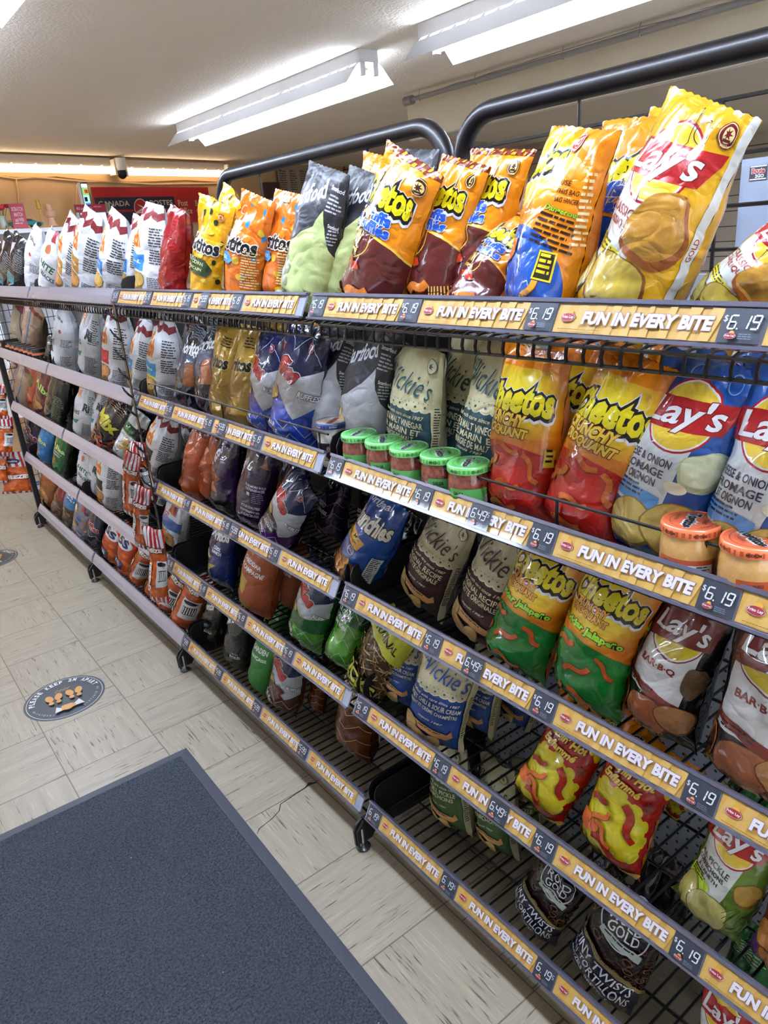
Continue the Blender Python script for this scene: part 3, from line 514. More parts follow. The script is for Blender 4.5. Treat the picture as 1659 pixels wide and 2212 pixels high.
D('kraft', .6, 'paper', base(.6, '#b39a82') + S_([(-.2, .95), (-.1, .7), (-.16, .4), (-.05, .0)], .02, '#8c2a78') + S_([(.02, .95), (.08, .6), (.05, .3), (.14, 0)], .022, '#2a7ab8') + blob_(-.1, .9, .1, '#c8b8a8', 4) + R_(-.28, .9, .28, .96, '#8a3a2c'), '#b39a82')
D('kraft_green', .6, 'paper', base(.6, '#b5a890') + S_([(-.2, .95), (-.16, .7), (-.2, .4), (-.1, .0)], .02, '#3a8a3a') + P_([(-.3, .92), (0, .84), (.3, .92), (.3, 1), (-.3, 1)], '#7c2a24') + S_([(.1, .9), (.2, .4), (.18, .1)], .016, '#2c2c6a'), '#b5a890')
D('teal_dark', .6, 'film', base(.6, '#202227') + R_(-.3, .28, .1, .44, '#3f8288') + blob_(-.1, .14, .1, '#b58a6a', 3, m=.4) + rows_(.0, .8, .26, 10, .03, '#85858c', seed=3) + R_(-.3, .0, .3, .08, '#2c4a4e') + P_([(-.3, .44), (-.1, .5), (-.05, .9), (-.3, .8)], '#c8b4b4'), '#202227')
D('black_orange', .6, 'film', base(.6, '#202024') + E_(-.12, .12, .14, .1, '#d8602a', m=.4) + rows_(.0, .8, .26, 10, .03, '#8a8a90', seed=3) + R_(-.3, .3, .1, .4, '#3f7a70'), '#202024')
D('doritos_f1', .62, 'film', base(.62, '#23242b') + P_([(-.31, .35), (.31, .5), (.31, .8), (-.31, .62)], '#4d5872') + T_('Doritos', -.02, .76, .12, WH, w=.46, bold=.04, shear=.2, rot=.4, out=[(.04, '#101014')]) + T_('F1', -.14, .5, .1, WH, w=.16, bold=.05, shear=.4) + P_([(.05, .36), (.2, .4), (.12, .66), (.02, .6)], '#b5703a', .5) + [l for k in range(9) for l in P_([(-.3 + k * .06, .05), (-.26 + k * .06, .28), (-.22 + k * .06, .2)], ('#5c2c50', '#8a8aa0', '#2c3044')[k % 3])] + R_(-.2, .88, .2, .98, '#7a808c') + rows_(-.18, .96, .18, 4, .022, '#23242b'), '#23242b')
D('gold', .62, 'foil', base(.62, '#a98a34') + T_('Doritos', -.06, .66, .13, '#16120e', w=.5, bold=.05, shear=.2, rot=.1, out=[(.03, '#d8cfa0')]) + [l for i in range(4) for l in R_(-.26, .45 - i * .05, -.06, .49 - i * .05, '#2c2418')] + [l for i in range(4) for l in T_(('CRISPY', 'CHEESE', 'EXTRA', 'PLAIN')[i], -.16, .47 - i * .05, .028, '#cdb878', w=.16, bold=.03)] + rows_(.0, .9, .2, 4, .025, '#1c1810'), '#a98a34', '#2a2418')
def ruff(low, txt, mid='#c3c6cc', n1='REGULAR', n2='ORIGINALE'):
    o = base(A, '#1d2450') + P_([(-.33, .5), (-.12, .72), (.05, .62), (.33, .72), (.33, .3), (-.33, .3)], mid) + P_([(-.33, 0), (.33, 0), (.33, .42), (.14, .3), (-.05, .5), (-.2, .36), (-.33, .46)], low)
    for k in range(3): o += S_([(-.31, .28 - k * .1), (-.2, .2 - k * .1), (-.1, .33 - k * .1), (.05, .2 - k * .1), (.12, .28 - k * .1), (.24, .16 - k * .1), (.33, .24 - k * .1)], .005, '#c8d0e8')
    o += S_([(-.1, .95), (.0, .82), (.12, .95), (.3, .75)], .005, '#c8d0e8') + S_([(-.33, .9), (-.2, .8)], .005, '#c8d0e8')
    o += T_('Ruffles', -.08, .7, .14, '#b3262c', w=.42, bold=.05, shear=.15, rot=-.35, out=[(.05, '#e8e8f0'), (.03, '#5c1014')])
    return o + chip_(-.26, .42, .08, .12, .3, 3, '#b99c56', '#7a5c24') + chip_(-.12, .46, .09, .06, .4, 5, '#c4aa66', '#7a5c24') + T_(n1, -.12, .22, .045, txt, w=.22, bold=.03, rot=-.1) + T_(n2, -.12, .165, .045, txt, w=.24, bold=.03, rot=-.1) + seal(.16, .87, .04, '#7c2434', '#c8a8b0') + T_('RUFFLES', .24, .5, .05, WH, w=.18, bold=.04, rot=-.2, out=[(.06, '#16182a')])
D('ruff_blue', A, 'film', ruff('#1f49b0', WH), '#1d2450')
D('ruff_purple', A, 'film', ruff('#5a2470', WH, n1='DRESSED', n2='ASSAISONNÉES') + E_(-.02, .36, .12, .1, '#16141c') + T_('EVEN MORE', -.02, .4, .02, WH, w=.12) + T_('FLAVOURFUL', -.02, .37, .024, WH, w=.16, bold=.03) + T_('ENCORE PLUS', -.02, .335, .02, WH, w=.13) + T_('SAVOUREUSES', -.02, .31, .022, WH, w=.16, bold=.03), '#2e1a3c', '#ddd')
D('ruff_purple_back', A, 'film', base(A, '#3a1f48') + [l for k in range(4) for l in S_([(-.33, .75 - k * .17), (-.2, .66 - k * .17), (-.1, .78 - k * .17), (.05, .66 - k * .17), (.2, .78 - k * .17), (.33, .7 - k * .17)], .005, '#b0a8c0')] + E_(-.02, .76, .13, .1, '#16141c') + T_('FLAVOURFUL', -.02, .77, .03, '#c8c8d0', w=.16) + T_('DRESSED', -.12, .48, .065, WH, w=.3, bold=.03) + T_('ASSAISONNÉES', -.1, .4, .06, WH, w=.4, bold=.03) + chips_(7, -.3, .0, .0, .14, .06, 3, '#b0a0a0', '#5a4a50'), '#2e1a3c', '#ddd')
D('ruff_green', A, 'film', ruff('#57a02c', WH, mid='#b5bcc0', n1='SOUR CREAM', n2='& ONION') + P_([(-.33, .3), (.33, .3), (.33, .52), (.0, .42), (-.33, .55)], '#246a34'), '#246a34')
D('ruff_green2', A, 'film', base(A, '#5aa42e') + P_([(-.33, .6), (.33, .52), (.33, 1), (-.33, 1)], '#1f6a34') + [l for k in range(5) for l in S_([(-.31, .9 - k * .17), (-.2, .8 - k * .17), (-.1, .93 - k * .17), (.05, .8 - k * .17), (.12, .88 - k * .17), (.24, .76 - k * .17), (.33, .84 - k * .17)], .005, '#c8e0b8')] + T_('SOUR CREAM', -.06, .66, .055, WH, w=.36, bold=.03, rot=-.2) + T_('& ONION', -.06, .59, .055, WH, w=.26, bold=.03, rot=-.2) + T_('CRÈME SÛRE', -.06, .52, .05, WH, w=.34, bold=.03, rot=-.2), '#246a34')
D('ruff_brown', A, 'film', ruff('#5a331c', WH, mid='#b8bcc4', n1='ALL', n2='DRESSED') + blob_(.02, .4, .1, '#6a3a2c', 2, .07, m=.5), '#5a331c', '#ddd')
D('brown_zig', A, 'film', base(A, '#6e3c18') + R_(-.33, .8, .33, 1, '#1a1620') + [l for k in range(4) for l in S_([(-.31, .6 - k * .15), (-.2, .52 - k * .15), (-.1, .65 - k * .15), (.05, .52 - k * .15), (.2, .62 - k * .15), (.33, .54 - k * .15)], .005, '#d8b890')] + T_('BACON', -.06, .76, .06, '#e0d8d0', w=.3, bold=.03) + T_('ONION', -.04, .68, .06, '#e0d8d0', w=.3, bold=.03), '#5a331c', '#ddd')
D('dor_orange', .6, 'film', base(.6, '#b3541c') + T_('Doritos', -.18, .8, .1, WH, w=.36, bold=.04, rot=1.2, out=[(.04, '#101014')]) + R_(-.3, .92, .3, 1, '#7c3414') + rows_(.1, .36, .22, 2, .02, '#e0b090') + blob_(.1, .03, .06, '#a8a8ac', 3), '#b3541c')
D('dor_purple', .6, 'film', base(.6, '#3a1a4c') + P_([(-.3, .0), (.3, 0), (.3, .22), (-.1, .3), (-.3, .2)], '#1a1620') + T_('Doritos', -.12, .66, .14, '#e6e0ec', w=.42, bold=.04, rot=1.1, shear=.2, out=[(.04, '#101014')]) + P_([(-.12, .62), (.12, .5), (-.06, .34)], '#a8643a', .6) + P_([(-.02, .46), (.06, .3), (-.12, .3)], '#b57444', .6) + T_('BBQ', -.2, .4, .06, WH, w=.12, bold=.03) + R_(-.1, .9, .2, .98, '#8a90a0'), '#2a1438', '#ddd')
D('dor_purple2', .62, 'film', base(.62, '#331742') + T_('Doritos', -.2, .68, .12, '#e6e0ec', w=.34, bold=.04, rot=1.1, out=[(.04, '#101014')]) + T_('FOR MORE BOLD', .12, .58, .03, '#c8c0d0', w=.24, bold=.04) + T_('EXPERIENCES', .12, .54, .03, '#c8c0d0', w=.22, bold=.04) + rows_(.1, .5, .24, 6, .022, '#9a90a8') + R_(.03, .46, .07, .5, '#c8c0d0') + T_("POUR D'AUTRES", .1, .33, .03, '#c8c0d0', w=.22, bold=.04) + T_('EXPÉRIENCES', .1, .285, .03, '#c8c0d0', w=.22, bold=.04) + T_('AUDACIEUSES', .1, .24, .03, '#c8c0d0', w=.2, bold=.04) + T_('SNACK', .06, .15, .035, '#c8c0d0', w=.12, bold=.04) + T_('METTEZ PLUS', .08, .09, .035, '#c8c0d0', w=.22, bold=.04) + P_([(.1, .8), (.24, .8), (.18, .9)], '#8a5a34', .5), '#331742', '#ddd')
D('dor_blue', A, 'film', base(A, '#172f70') + T_('Doritos', -.0, .78, .15, WH, w=.5, bold=.05, shear=.2, rot=.15, out=[(.04, '#14100c')]) + T_('COOL', .08, .62, .05, WH, w=.14, bold=.04) + T_('RANCH', .08, .56, .05, WH, w=.17, bold=.04) + P_([(-.22, .3), (.0, .46), (-.14, .54)], '#b9a264', .4) + P_([(-.14, .14), (.1, .38), (-.12, .36)], '#c4ae6c', .4) + P_([(-.33, .38), (-.24, .62), (-.28, .34)], '#b58c48', .4), '#172f70')
D('dor_dark', A, 'film', base(A, '#14201c') + T_('Doritos', -.08, .78, .15, WH, w=.4, bold=.05, shear=.2, rot=.6, out=[(.04, '#14100c')]) + P_([(-.3, .2), (-.1, .3), (-.22, .5)], '#a8642c', .5) + T_('FOR THE', .12, .32, .025, '#b8b8b8', w=.1, bold=.04) + T_('BOLD', .13, .27, .05, '#d0d0d0', w=.16, bold=.06) + P_([(.0, 0), (.2, .0), (.1, .08)], '#c8c8cc'), '#14201c', '#ccc')
D('sun_tan', .6, 'paper', base(.6, '#b0623c') + R_(-.3, .85, .3, 1, '#7a3a28') + T_('CHIPS', -.1, .82, .06, WH, w=.24, bold=.04) + T_('GRAINS', -.12, .75, .035, '#e0b84a', w=.16) + T_('CHEDDAR', -.02, .66, .05, WH, w=.26, bold=.03) + T_('DE CAMPAGNE', -.0, .58, .05, WH, w=.34, bold=.02) + P_([(-.2, .3), (-.02, .26), (.02, .46), (-.14, .5)], '#c8a84c', .3) + [l for k in range(6) for l in S_([(-.26 + .02 * k, .22), (-.24 + .02 * k, .44)], .01, '#b58a34')] + E_(-.04, .18, .14, .03, '#8a7a2c', m=.4), '#b0623c', '#eee', .7)
D('sun_green', .6, 'paper', base(.6, '#3a8a38') + P_([(-.3, 0), (-.12, 0), (-.2, 1), (-.3, 1)], '#57a048') + T_('GARDEN', .0, .72, .07, WH, w=.3, bold=.03, rot=.2) + T_('FRANÇAISE', .0, .6, .06, WH, w=.34, bold=.03, rot=.2) + E_(-.2, .5, .05, .06, '#b0502c', m=.4) + E_(-.22, .36, .04, .05, '#b0502c', m=.4), '#3a8a38', '#eee', .7)
D('munch', .6, 'film', base(.6, '#1f56a4') + T_('Original', -.04, .9, .08, WH, w=.32, shear=.3, rot=.2) + T_('Munchies', .0, .74, .16, '#e8e4d8', w=.5, bold=.04, shear=.2, rot=.15, out=[(.04, '#14141c')]) + P_([(-.26, .5), (.06, .48), (.08, .58), (-.2, .64)], '#d8a43a') + T_('Snack Mix', -.08, .575, .035, '#16141c', w=.24) + T_('mélange', -.08, .53, .035, '#16141c', w=.2) + ring_(.0, .43, .045, .006, WH) + T_('GOLD', .0, .43, .03, WH, w=.08) + blob_(-.08, .2, .2, '#a06a2c', 4, .17, m=.6) + [l for k in range(16) for l in curl_(-.08 + .12 * math.sin(k * 2.4), .2 + .1 * math.cos(k * 1.7), .1, ('#c88c3a', '#8c5a24', '#d8a85a')[k % 3], k, .02)] + R_(.18, .1, .28, .5, '#c8ccd0') + rows_(.19, .48, .27, 16, .022, '#333'), '#1f56a4')
D('hickory', A, 'film', base(A, '#5a4424', .5) + [l for k in range(150) for l in S_([(.28 * math.sin(k * 2.39), .35 + .28 * math.cos(k * 1.31)), (.28 * math.sin(k * 2.39) + .09 * math.cos(k), .35 + .28 * math.cos(k * 1.31) + .09 * math.sin(k * 1.7))], .011, ('#c4a878', '#a88a58', '#8c6c3c')[k % 3], .2)]
  + P_([(-.33, 0), (.33, 0), (.33, .06), (-.33, .1)], '#2e2210') + T_('STICKS', -.05, .25, .13, '#dbe04a', w=.5, bold=.05, out=[(.04, '#23200c')], rot=-.1) + T_('HICKORY', -.05, .12, .13, '#dbe04a', w=.52, bold=.05, out=[(.04, '#23200c')], rot=-.1) + P_([(-.2, .78), (.33, .62), (.33, 1), (-.2, 1)], '#c4c83a') + T_('ORIGINAL', .05, .82, .09, '#20200c', w=.4, bold=.03, rot=-.2), '#5a4424')
D('pretzel', .78, 'film', base(.78, '#2a1a14', .6) + [l for k in range(70) for l in ring_(.34 * math.sin(k * 2.39), .62 + .3 * math.cos(k * 1.31), .045, .014, ('#5c3a28', '#7a5038', '#46281a')[k % 3], 10, .03)] + P_([(-.39, 0), (.39, 0), (.39, .3), (.2, .36), (-.1, .42), (-.39, .44)], '#16223e')
  + P_([(-.39, .43), (-.1, .41), (.2, .35), (.39, .29), (.39, .33), (.2, .39), (-.1, .46), (-.39, .48)], '#8a7a4c') + T_('CLASSIC · CLASSIQUE', .0, .425, .025, '#1c1a14', w=.5, rot=-.12) + T_('TINY TWISTS', .0, .32, .085, '#e4e6ec', w=.56, bold=.01, rot=-.1) + T_('MINI TORTILLONS', -.02, .22, .08, '#e4e6ec', w=.64, bold=.01, rot=-.1) + T_('PRETZELS · BRETZELS', -.06, .145, .035, '#d0d4e0', w=.44, bold=.02, rot=-.08) + T_('295 g', -.16, .08, .04, WH, w=.12)
  + E_(.06, .8, .2, .12, '#1a2030') + ring_(.06, .8, .2, .012, '#c8ccd0') + T_('ROLD', .06, .83, .09, WH, w=.26, bold=.01) + T_('GOLD', .06, .74, .08, WH, w=.24, bold=.01) + P_([(-.1, .64), (.22, .6), (.24, .66), (-.08, .7)], '#b8c4c0') + rows_(-.06, .68, .2, 2, .025, '#222', rot=-.1), '#2a1a14', '#aaa')
D('purple_chip', A, 'film', base(A, '#55247c') + T_("Lay's", .0, .8, .16, WH, w=.4, shear=.2) + T_('disques', -.1, .7, .05, WH, w=.16) + E_(-.2, .48, .08, .1, '#7c1f24') + chip_(.04, .2, .18, .14, .2, 4, '#b07a3c', '#7c4a24') + chip_(-.15, .3, .12, .1, 0, 5, '#b07a3c', '#7c4a24'), '#55247c')
D('orange_bag', A, 'film', base(A, '#dd8a1c') + E_(-.1, .6, .2, .15, '#e8d83a') + R_(.1, .7, .3, .85, '#c8ccd0') + rows_(.12, .83, .28, 4, .03, '#222') + cheeto(-.05, .6, .12, .4), '#dd8a1c')
D('green_bag', A, 'film', base(A, '#2a6e3c') + E_(0, .35, .2, .12, '#7a9a3c', m=.3) + rows_(-.2, .8, .2, 6, .03, '#a0b890'), '#2a6e3c')
D('navy_bag', A, 'film', base(A, '#1a2148') + T_('Ruffles', .0, .6, .14, '#a82a30', w=.44, bold=.04, out=[(.04, WH)]) + S_([(-.3, .3), (-.15, .42), (0, .3), (.15, .42), (.3, .3)], .006, WH), '#1a2148')
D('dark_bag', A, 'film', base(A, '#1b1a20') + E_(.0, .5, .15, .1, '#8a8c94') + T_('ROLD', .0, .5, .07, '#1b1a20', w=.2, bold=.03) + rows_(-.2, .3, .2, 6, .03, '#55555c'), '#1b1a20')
def stripes(y0, y1, asp): return [l for k in range(-5, 6) if k % 2 for l in R_(k * asp / 11 - asp / 22, y0, k * asp / 11 + asp / 22, y1, '#b82a30')]
D('cheezies', .46, 'film', base(.46, '#c2601c', .35) + [l for k in range(22) for l in blob_(.16 * math.sin(k * 2.4), .1 + k * .026, .05, ('#e07a1c', '#c8580f')[k % 2], k, .03, m=.4)] + R_(-.23, 0, .23, .12, '#dde0e4') + stripes(0, .12, .46) + R_(-.23, .78, .23, 1, '#dde0e4') + stripes(.78, 1, .46)
  + R_(.02, .28, .22, .62, '#dcdcdc') + E_(.11, .58, .08, .03, '#1c2030') + R_(.05, .36, .19, .5, '#3a3a48') + [l for k in range(6) for l in R_(.055 + k * .023, .37, .066 + k * .023, .49, '#e8e8e8')] + T_('CHEEZIES', -.11, .4, .075, '#f0e8e0', w=.36, bold=.05, rot=PI / 2, out=[(.05, '#5a1c10')]) + R_(-.23, .72, .23, .79, '#6a2a14') + T_('CHEEZIES', 0, .755, .05, '#f0e8e0', w=.3, bold=.04), '#c2601c', '#eee')
D('cheezies_big', .8, 'film', base(.8, '#c8621c', .3) + [l for k in range(34) for l in blob_(.36 * math.sin(k * 2.4), .06 + k * .02, .06, ('#e8801c', '#cc5c10')[k % 2], k, .03, m=.4)] + R_(-.4, .66, .4, 1, '#dde0e4') + stripes(.66, 1, .8) + E_(.0, .8, .18, .06, '#1f2a50') + T_('Hawkins', 0, .8, .05, WH, w=.24, shear=.3) + R_(-.4, 0, .4, .06, '#dde0e4') + stripes(0, .06, .8)
  + P_([(-.4, .36), (.4, .33), (.4, .48), (-.4, .5)], '#a84414') + T_('CHEEZIES', .0, .42, .1, '#f0ece8', w=.66, bold=.05, out=[(.03, '#5a1c10')]), '#c8621c', '#eee')
D('cheese_sticks', .6, 'film', base(.6, '#d0561c', .3) + [l for k in range(24) for l in blob_(.2 * math.sin(k * 2.4), .04 + k * .022, .06, ('#e8801c', '#cc5c10')[k % 2], k, .04, m=.4)] + R_(-.3, .66, .3, 1, '#d8401c') + stripes(.86, 1, .6) + E_(.0, .74, .2, .12, WH) + T_('5S', .0, .74, .16, '#23306e', w=.26, bold=.06) + R_(-.2, .2, .08, .36, '#23306e') + T_('OLD', -.06, .31, .05, WH, w=.16) + T_('TIME', -.06, .25, .05, WH, w=.16) + T_('285 g', .1, .08, .04, '#20242c', w=.14), '#d0561c')
D('brown_puff', .6, 'film', base(.6, '#a8642c', .5) + E_(0, .3, .14, .2, '#c09060', m=.3) + T_('ado', -.05, .45, .08, '#e8b83a', w=.24, bold=.05) + chips_(9, -.24, .02, .24, .3, .05, 3, '#b88040', '#7a4a1c'), '#a8642c')
D('nuts_red', .5, 'film', base(.5, '#6a4430', .6) + P_([(-.25, .6), (.25, .66), (.25, .95), (-.25, .95)], '#8c2a38') + R_(-.25, .9, .25, 1, '#3a6aa8') + chips_(12, -.22, .04, .22, .5, .04, 3, '#8a5a34', '#4a2c1c'), '#6a4430')
D('nuts_blue', .5, 'film', base(.5, '#5c4634', .6) + P_([(-.25, .55), (.25, .6), (.25, .9), (-.25, .95)], '#4a86b8') + rows_(-.18, .8, .2, 2, .05, WH) + chips_(12, -.22, .04, .22, .5, .04, 3, '#9a6a3c', '#4a2c1c'), '#5c4634')
D('party_mix', .7, 'film', base(.7, '#8a8a98', .3) + [l for k in range(34) for l in blob_(.3 * math.sin(k * 2.4), .06 + k * .026, .06, ('#c8442c', '#d8b83a', '#e4d8c0', '#3a6ab8', '#b5803c', '#7c2c50')[k % 6], k, .03, m=.3)] + R_(-.35, 0, .35, .08, '#23306e'), '#8a8a98')
D('ripple_blue', .8, 'film', base(.8, '#d4dae2') + P_([(-.4, .42), (-.2, .4), (.1, .44), (.3, .42), (.3, .64), (-.1, .66), (-.2, .62), (-.4, .66)], '#1f5ca8') + T_('Ranch', -.2, .7, .09, '#c83a2c', w=.3, shear=.2, bold=.03) + blob_(-.12, .2, .26, '#a0763c', 4, .2, m=.6) + chips_(9, -.35, .06, .12, .34, .09, 3, '#b58848', '#6e4a1c') + P_([(-.1, .75), (.1, .72), (.06, .95), (-.06, .97)], '#b5502a', .4) + rows_(.24, .5, .38, 16, .02, '#555'), '#c8ccd0')

# ------------------------------------------------------------------ the room
CEIL = 2.5
def floor_mat():
    t = NT('vinyl_floor_tiles'); co = t.n('TexCoord').outputs['Object']; sp = t.n('SeparateXYZ', i_0=co); S = .305
    gx = t.math('DIVIDE', t.math('SUBTRACT', sp.outputs[0], .875), S); gy = t.math('DIVIDE', t.math('SUBTRACT', sp.outputs[1], 1.717), S)
    fx, fy = t.math('FRACT', t.math('ADD', gx, 50.)), t.math('FRACT', t.math('ADD', gy, 50.)); ix, iy = t.math('FLOOR', gx), t.math('FLOOR', gy)
    chk = t.math('ABSOLUTE', t.math('MODULO', t.math('ADD', ix, iy), 2.))
    tid = t.math('MULTIPLY_ADD', ix, 7.31, t.math('MULTIPLY', iy, 3.77))
    def streak(sx, sy, off, det):
        c = t.n('CombineXYZ', i_0=t.math('MULTIPLY', sp.outputs[0], sx), i_1=t.math('MULTIPLY', sp.outputs[1], sy), i_2=t.math('ADD', tid, off))
        return t.n('TexNoise', i_Vector=c.outputs[0], i_Scale=1., i_Detail=det, i_Roughness=.6).outputs[0]
    def pick(a, b): return t.math('ADD', t.math('MULTIPLY', a, chk), t.math('MULTIPLY', b, t.math('SUBTRACT', 1., chk)))
    def ramp(v, lo, hi): n = t.n('MapRange', i_0=v, i_1=lo, i_2=hi); return n.outputs[0]
    d1 = pick(streak(10, 175, 0, 2.), streak(175, 10, 0, 2.)); m1 = pick(streak(5, 22, 9, 2.), streak(22, 5, 9, 2.))
    dark = t.math('MULTIPLY', ramp(d1, .6, .67), ramp(m1, .47, .56))
    l1 = pick(streak(10, 230, 30, 1.), streak(230, 10, 30, 1.)); light = t.math('MULTIPLY', ramp(l1, .6, .7), .25)
    soft = pick(streak(2.5, 40, 60, 3.), streak(40, 2.5, 60, 3.))
    mot = t.n('TexNoise', i_Vector=co, i_Scale=260., i_Detail=3.).outputs[0]
    base_ = t.mix(ramp(soft, .3, .7), lin('#7b7060'), lin('#8b806c'))
    base_ = t.mix(t.math('MULTIPLY', ramp(mot, .45, .8), .25), base_, lin('#8a8478'))
    big = t.n('TexNoise', i_Vector=co, i_Scale=1.6, i_Detail=4.).outputs[0]
    base_ = t.mix(t.math('MULTIPLY', ramp(big, .45, .75), .3), base_, lin('#857d6d'))
    base_ = t.mix(light, base_, lin('#aaa392')); base_ = t.mix(t.math('MULTIPLY', dark, .95), base_, lin('#40362a'))
    e = t.math('MINIMUM', t.math('MINIMUM', fx, t.math('SUBTRACT', 1., fx)), t.math('MINIMUM', fy, t.math('SUBTRACT', 1., fy)))
    seam = t.math('SUBTRACT', 1., ramp(e, .003, .009)); base_ = t.mix(t.math('MULTIPLY', seam, .75), base_, lin('#3c362e'))
    t.set(Base_Color=base_, Roughness=.42, Specular_IOR_Level=.4); t.bump(t.math('ADD', t.math('MULTIPLY', seam, -1.), t.math('MULTIPLY', mot, .2)), .25, .001)
    return t.m
MAT['floor'] = floor_mat()
MAT['ceil'] = simple('stippled_ceiling_paint', '#eee2d2', .9, noise=.04, nscale=3, bump=.5, bscale=75, bdist=.01)
MAT['wallb'] = simple('tan_painted_wall', '#d0a878', .8, noise=.04, nscale=4, bump=.1, bscale=80)
MAT['wallw'] = simple('off_white_wall', '#e2d8c8', .8, noise=.03, nscale=4, bump=.1, bscale=80)
MAT['soffit'] = simple('cream_soffit_paint', '#e6dcc4', .8, noise=.03, nscale=3, bump=.3, bscale=90)
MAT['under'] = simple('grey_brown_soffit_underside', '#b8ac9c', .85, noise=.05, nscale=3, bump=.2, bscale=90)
# back wall runs slightly askew across the end of the shop
W0 = at_y(0, 355, 1.); W0 = ray(0, 330) ; k0 = (CEIL - EYE) / W0[2]; W0 = np.array([W0[0] * k0, W0[1] * k0])
W1 = ray(495, 350); k1 = (CEIL - EYE) / W1[2]; W1 = np.array([W1[0] * k1, W1[1] * k1])
wd = (W1 - W0) / np.linalg.norm(W1 - W0); wn = np.array([wd[1], -wd[0], 0.])     # wn points into the shop
WBP = np.array([W0[0], W0[1], 1.5])
def on_wall(x, y, off=0.): return at_plane(x, y, WBP + wn * off, wn)
def wall_frame(p): return frame_mat(p, (wd[0], wd[1], 0), (0, 0, 1))
XL, XR, YN = -2.6, 6.6, -3.2
def yw(x): return W0[1] + (x - W0[0]) * wd[1] / wd[0]
fl = MB().add([(XL, YN, 0), (XR + 1.4, YN, 0), (XR + 1.4, yw(XR + 1.4), 0), (XL, yw(XL), 0)], [(0, 1, 2, 3)]).build('floor', 'floor'); struct(fl)
crk = MB(); MAT['crack'] = simple('dark_floor_crack', '#15120e', .9)
pp = [at_z(x, y, 0.0008) for x, y in ((685, 1690), (668, 1693), (660, 1701), (640, 1714), (606, 1737), (603, 1752), (588, 1768), (570, 1782), (560, 1790), (555, 1802))]
wv = [.004, .012, .006, .004, .003, .0025, .0025, .002, .003, .001]
vs = []
for i, p in enumerate(pp):
    d = pp[min(i + 1, len(pp) - 1)] - pp[max(i - 1, 0)]; q = np.array([-d[1], d[0], 0]) / np.linalg.norm(d[:2]) * wv[i] / 2; vs += [p - q, p + q]
crk.add(vs, [(2 * i, 2 * i + 1, 2 * i + 3, 2 * i + 2) for i in range(len(pp) - 1)]); crk.build('floor_crack', 'crack', fl)
ce = MB().add([(XL, YN, CEIL), (XR + 1.4, YN, CEIL), (XR + 1.4, yw(XR + 1.4), CEIL), (XL, yw(XL), CEIL)], [(0, 3, 2, 1)]).build('ceiling', 'ceil'); struct(ce)
struct(MB().add([(XL, yw(XL), 0), (XR + 1.4, yw(XR + 1.4), 0), (XR + 1.4, yw(XR + 1.4), CEIL), (XL, yw(XL), CEIL)], [(0, 1, 2, 3)]).build('wall_back', 'wallb'))
struct(MB().box(XL - .1, YN, 0, XL, yw(XL), CEIL).build('wall_left', 'wallw'))
struct(MB().box(XL, YN - .1, 0, XR + 1.4, YN, CEIL).build('wall_front', 'wallw'))
def slat_mat():
    t = NT('slatwall_boards'); co = t.n('TexCoord').outputs['Object']; sp = t.n('SeparateXYZ', i_0=co)
    f = t.math('FRACT', t.math('DIVIDE', sp.outputs[2], .15)); g = t.math('LESS_THAN', f, .07)
    t.set(Base_Color=t.mix(g, lin('#b9b0a0'), lin('#4c463e')), Roughness=.55); t.bump(t.math('SUBTRACT', 1., g), .6, .01); return t.m
MAT['slat'] = slat_mat()
struct(MB().box(XR + 1.4, YN, 0, XR + 1.5, yw(XR + 1.4) - .02, CEIL).build('wall_right', 'slat'))
# soffit along the far side: cream face, greyish underside
so = MB().box(3.94, YN + .02, 2.228, XR + 1.38, 4.75, CEIL - .002).build('trim_1', 'soffit'); struct(so)
struct(MB().box(3.945, YN + .02, 2.218, XR + 1.38, 4.745, 2.2275).build('trim_2', 'under'))

# ------------------------------------------------------------------ ceiling lamps
def strip_lamp(x, y0, y1, label, slots=True, zt=CEIL):
    t = empty('ceiling_light', (x, (y0 + y1) / 2, zt), label, 'ceiling light', 'white fluorescent ceiling lights'); L = (y1 - y0) / 2
    h = MB().box(-.06, -L, -.06, .06, L, -.001)
    for s in (-1, 1):
        for yy in (-L + .02, -L * .45, L * .45, L - .02): h.tube([(s * .0605, yy, -.03), (s * .062, yy, -.03)], .004, 8)
    h.build('housing', 'white', t)
    for s in (-1, 1):     # reflector wing: top strip with slots cut out, then the sheet below
        r = MB(); a = (s * .062, -.062); b = (s * .082, -.076); c = (s * .155, -.158)
        def q(p, u, ya, yb):
            w = .0015 * 1
            r.add([(p[0], ya, p[1]), (p[0], yb, p[1]), (u[0], yb, u[1]), (u[0], ya, u[1]), (p[0], ya, p[1] + w), (p[0], yb, p[1] + w), (u[0], yb, u[1] + w), (u[0], ya, u[1] + w)], [(0, 1, 2, 3), (7, 6, 5, 4), (0, 4, 5, 1), (3, 2, 6, 7), (0, 3, 7, 4), (1, 5, 6, 2)])
        q(b, c, -L, L); n = int(2 * L / .088)
        for k in range(n + 1):
            yc = -L + 2 * L * k / n; w = .013 if k % 9 else .03
            q(a, b, max(-L, yc - w), min(L, yc + w))
        r.build('reflector', 'refl', t)
    for s in (-1, 1):
        tb = MB(); tb.tube([(s * .042, -L + .03, -.098), (s * .042, L - .03, -.098)], .0165, 14); tb.build('lamp_tube', 'tube', t, True)
        for e in (-1, 1):
            MB().box(s * .042 - .016, e * (L - .012) - .012, -.12, s * .042 + .016, e * (L - .012) + .012, -.058).build('lamp_holder', 'white', t)
    return t
strip_lamp(2.69, 3.53, 5.93, 'white two-tube ceiling light with slotted reflector, complete in view, left of centre')
strip_lamp(2.69, .66, 3.06, 'white two-tube ceiling light running out of the top right of the view')
strip_lamp(.62, 3.33, 5.73, 'white two-tube ceiling light, only its corner peeking in at top left edge')
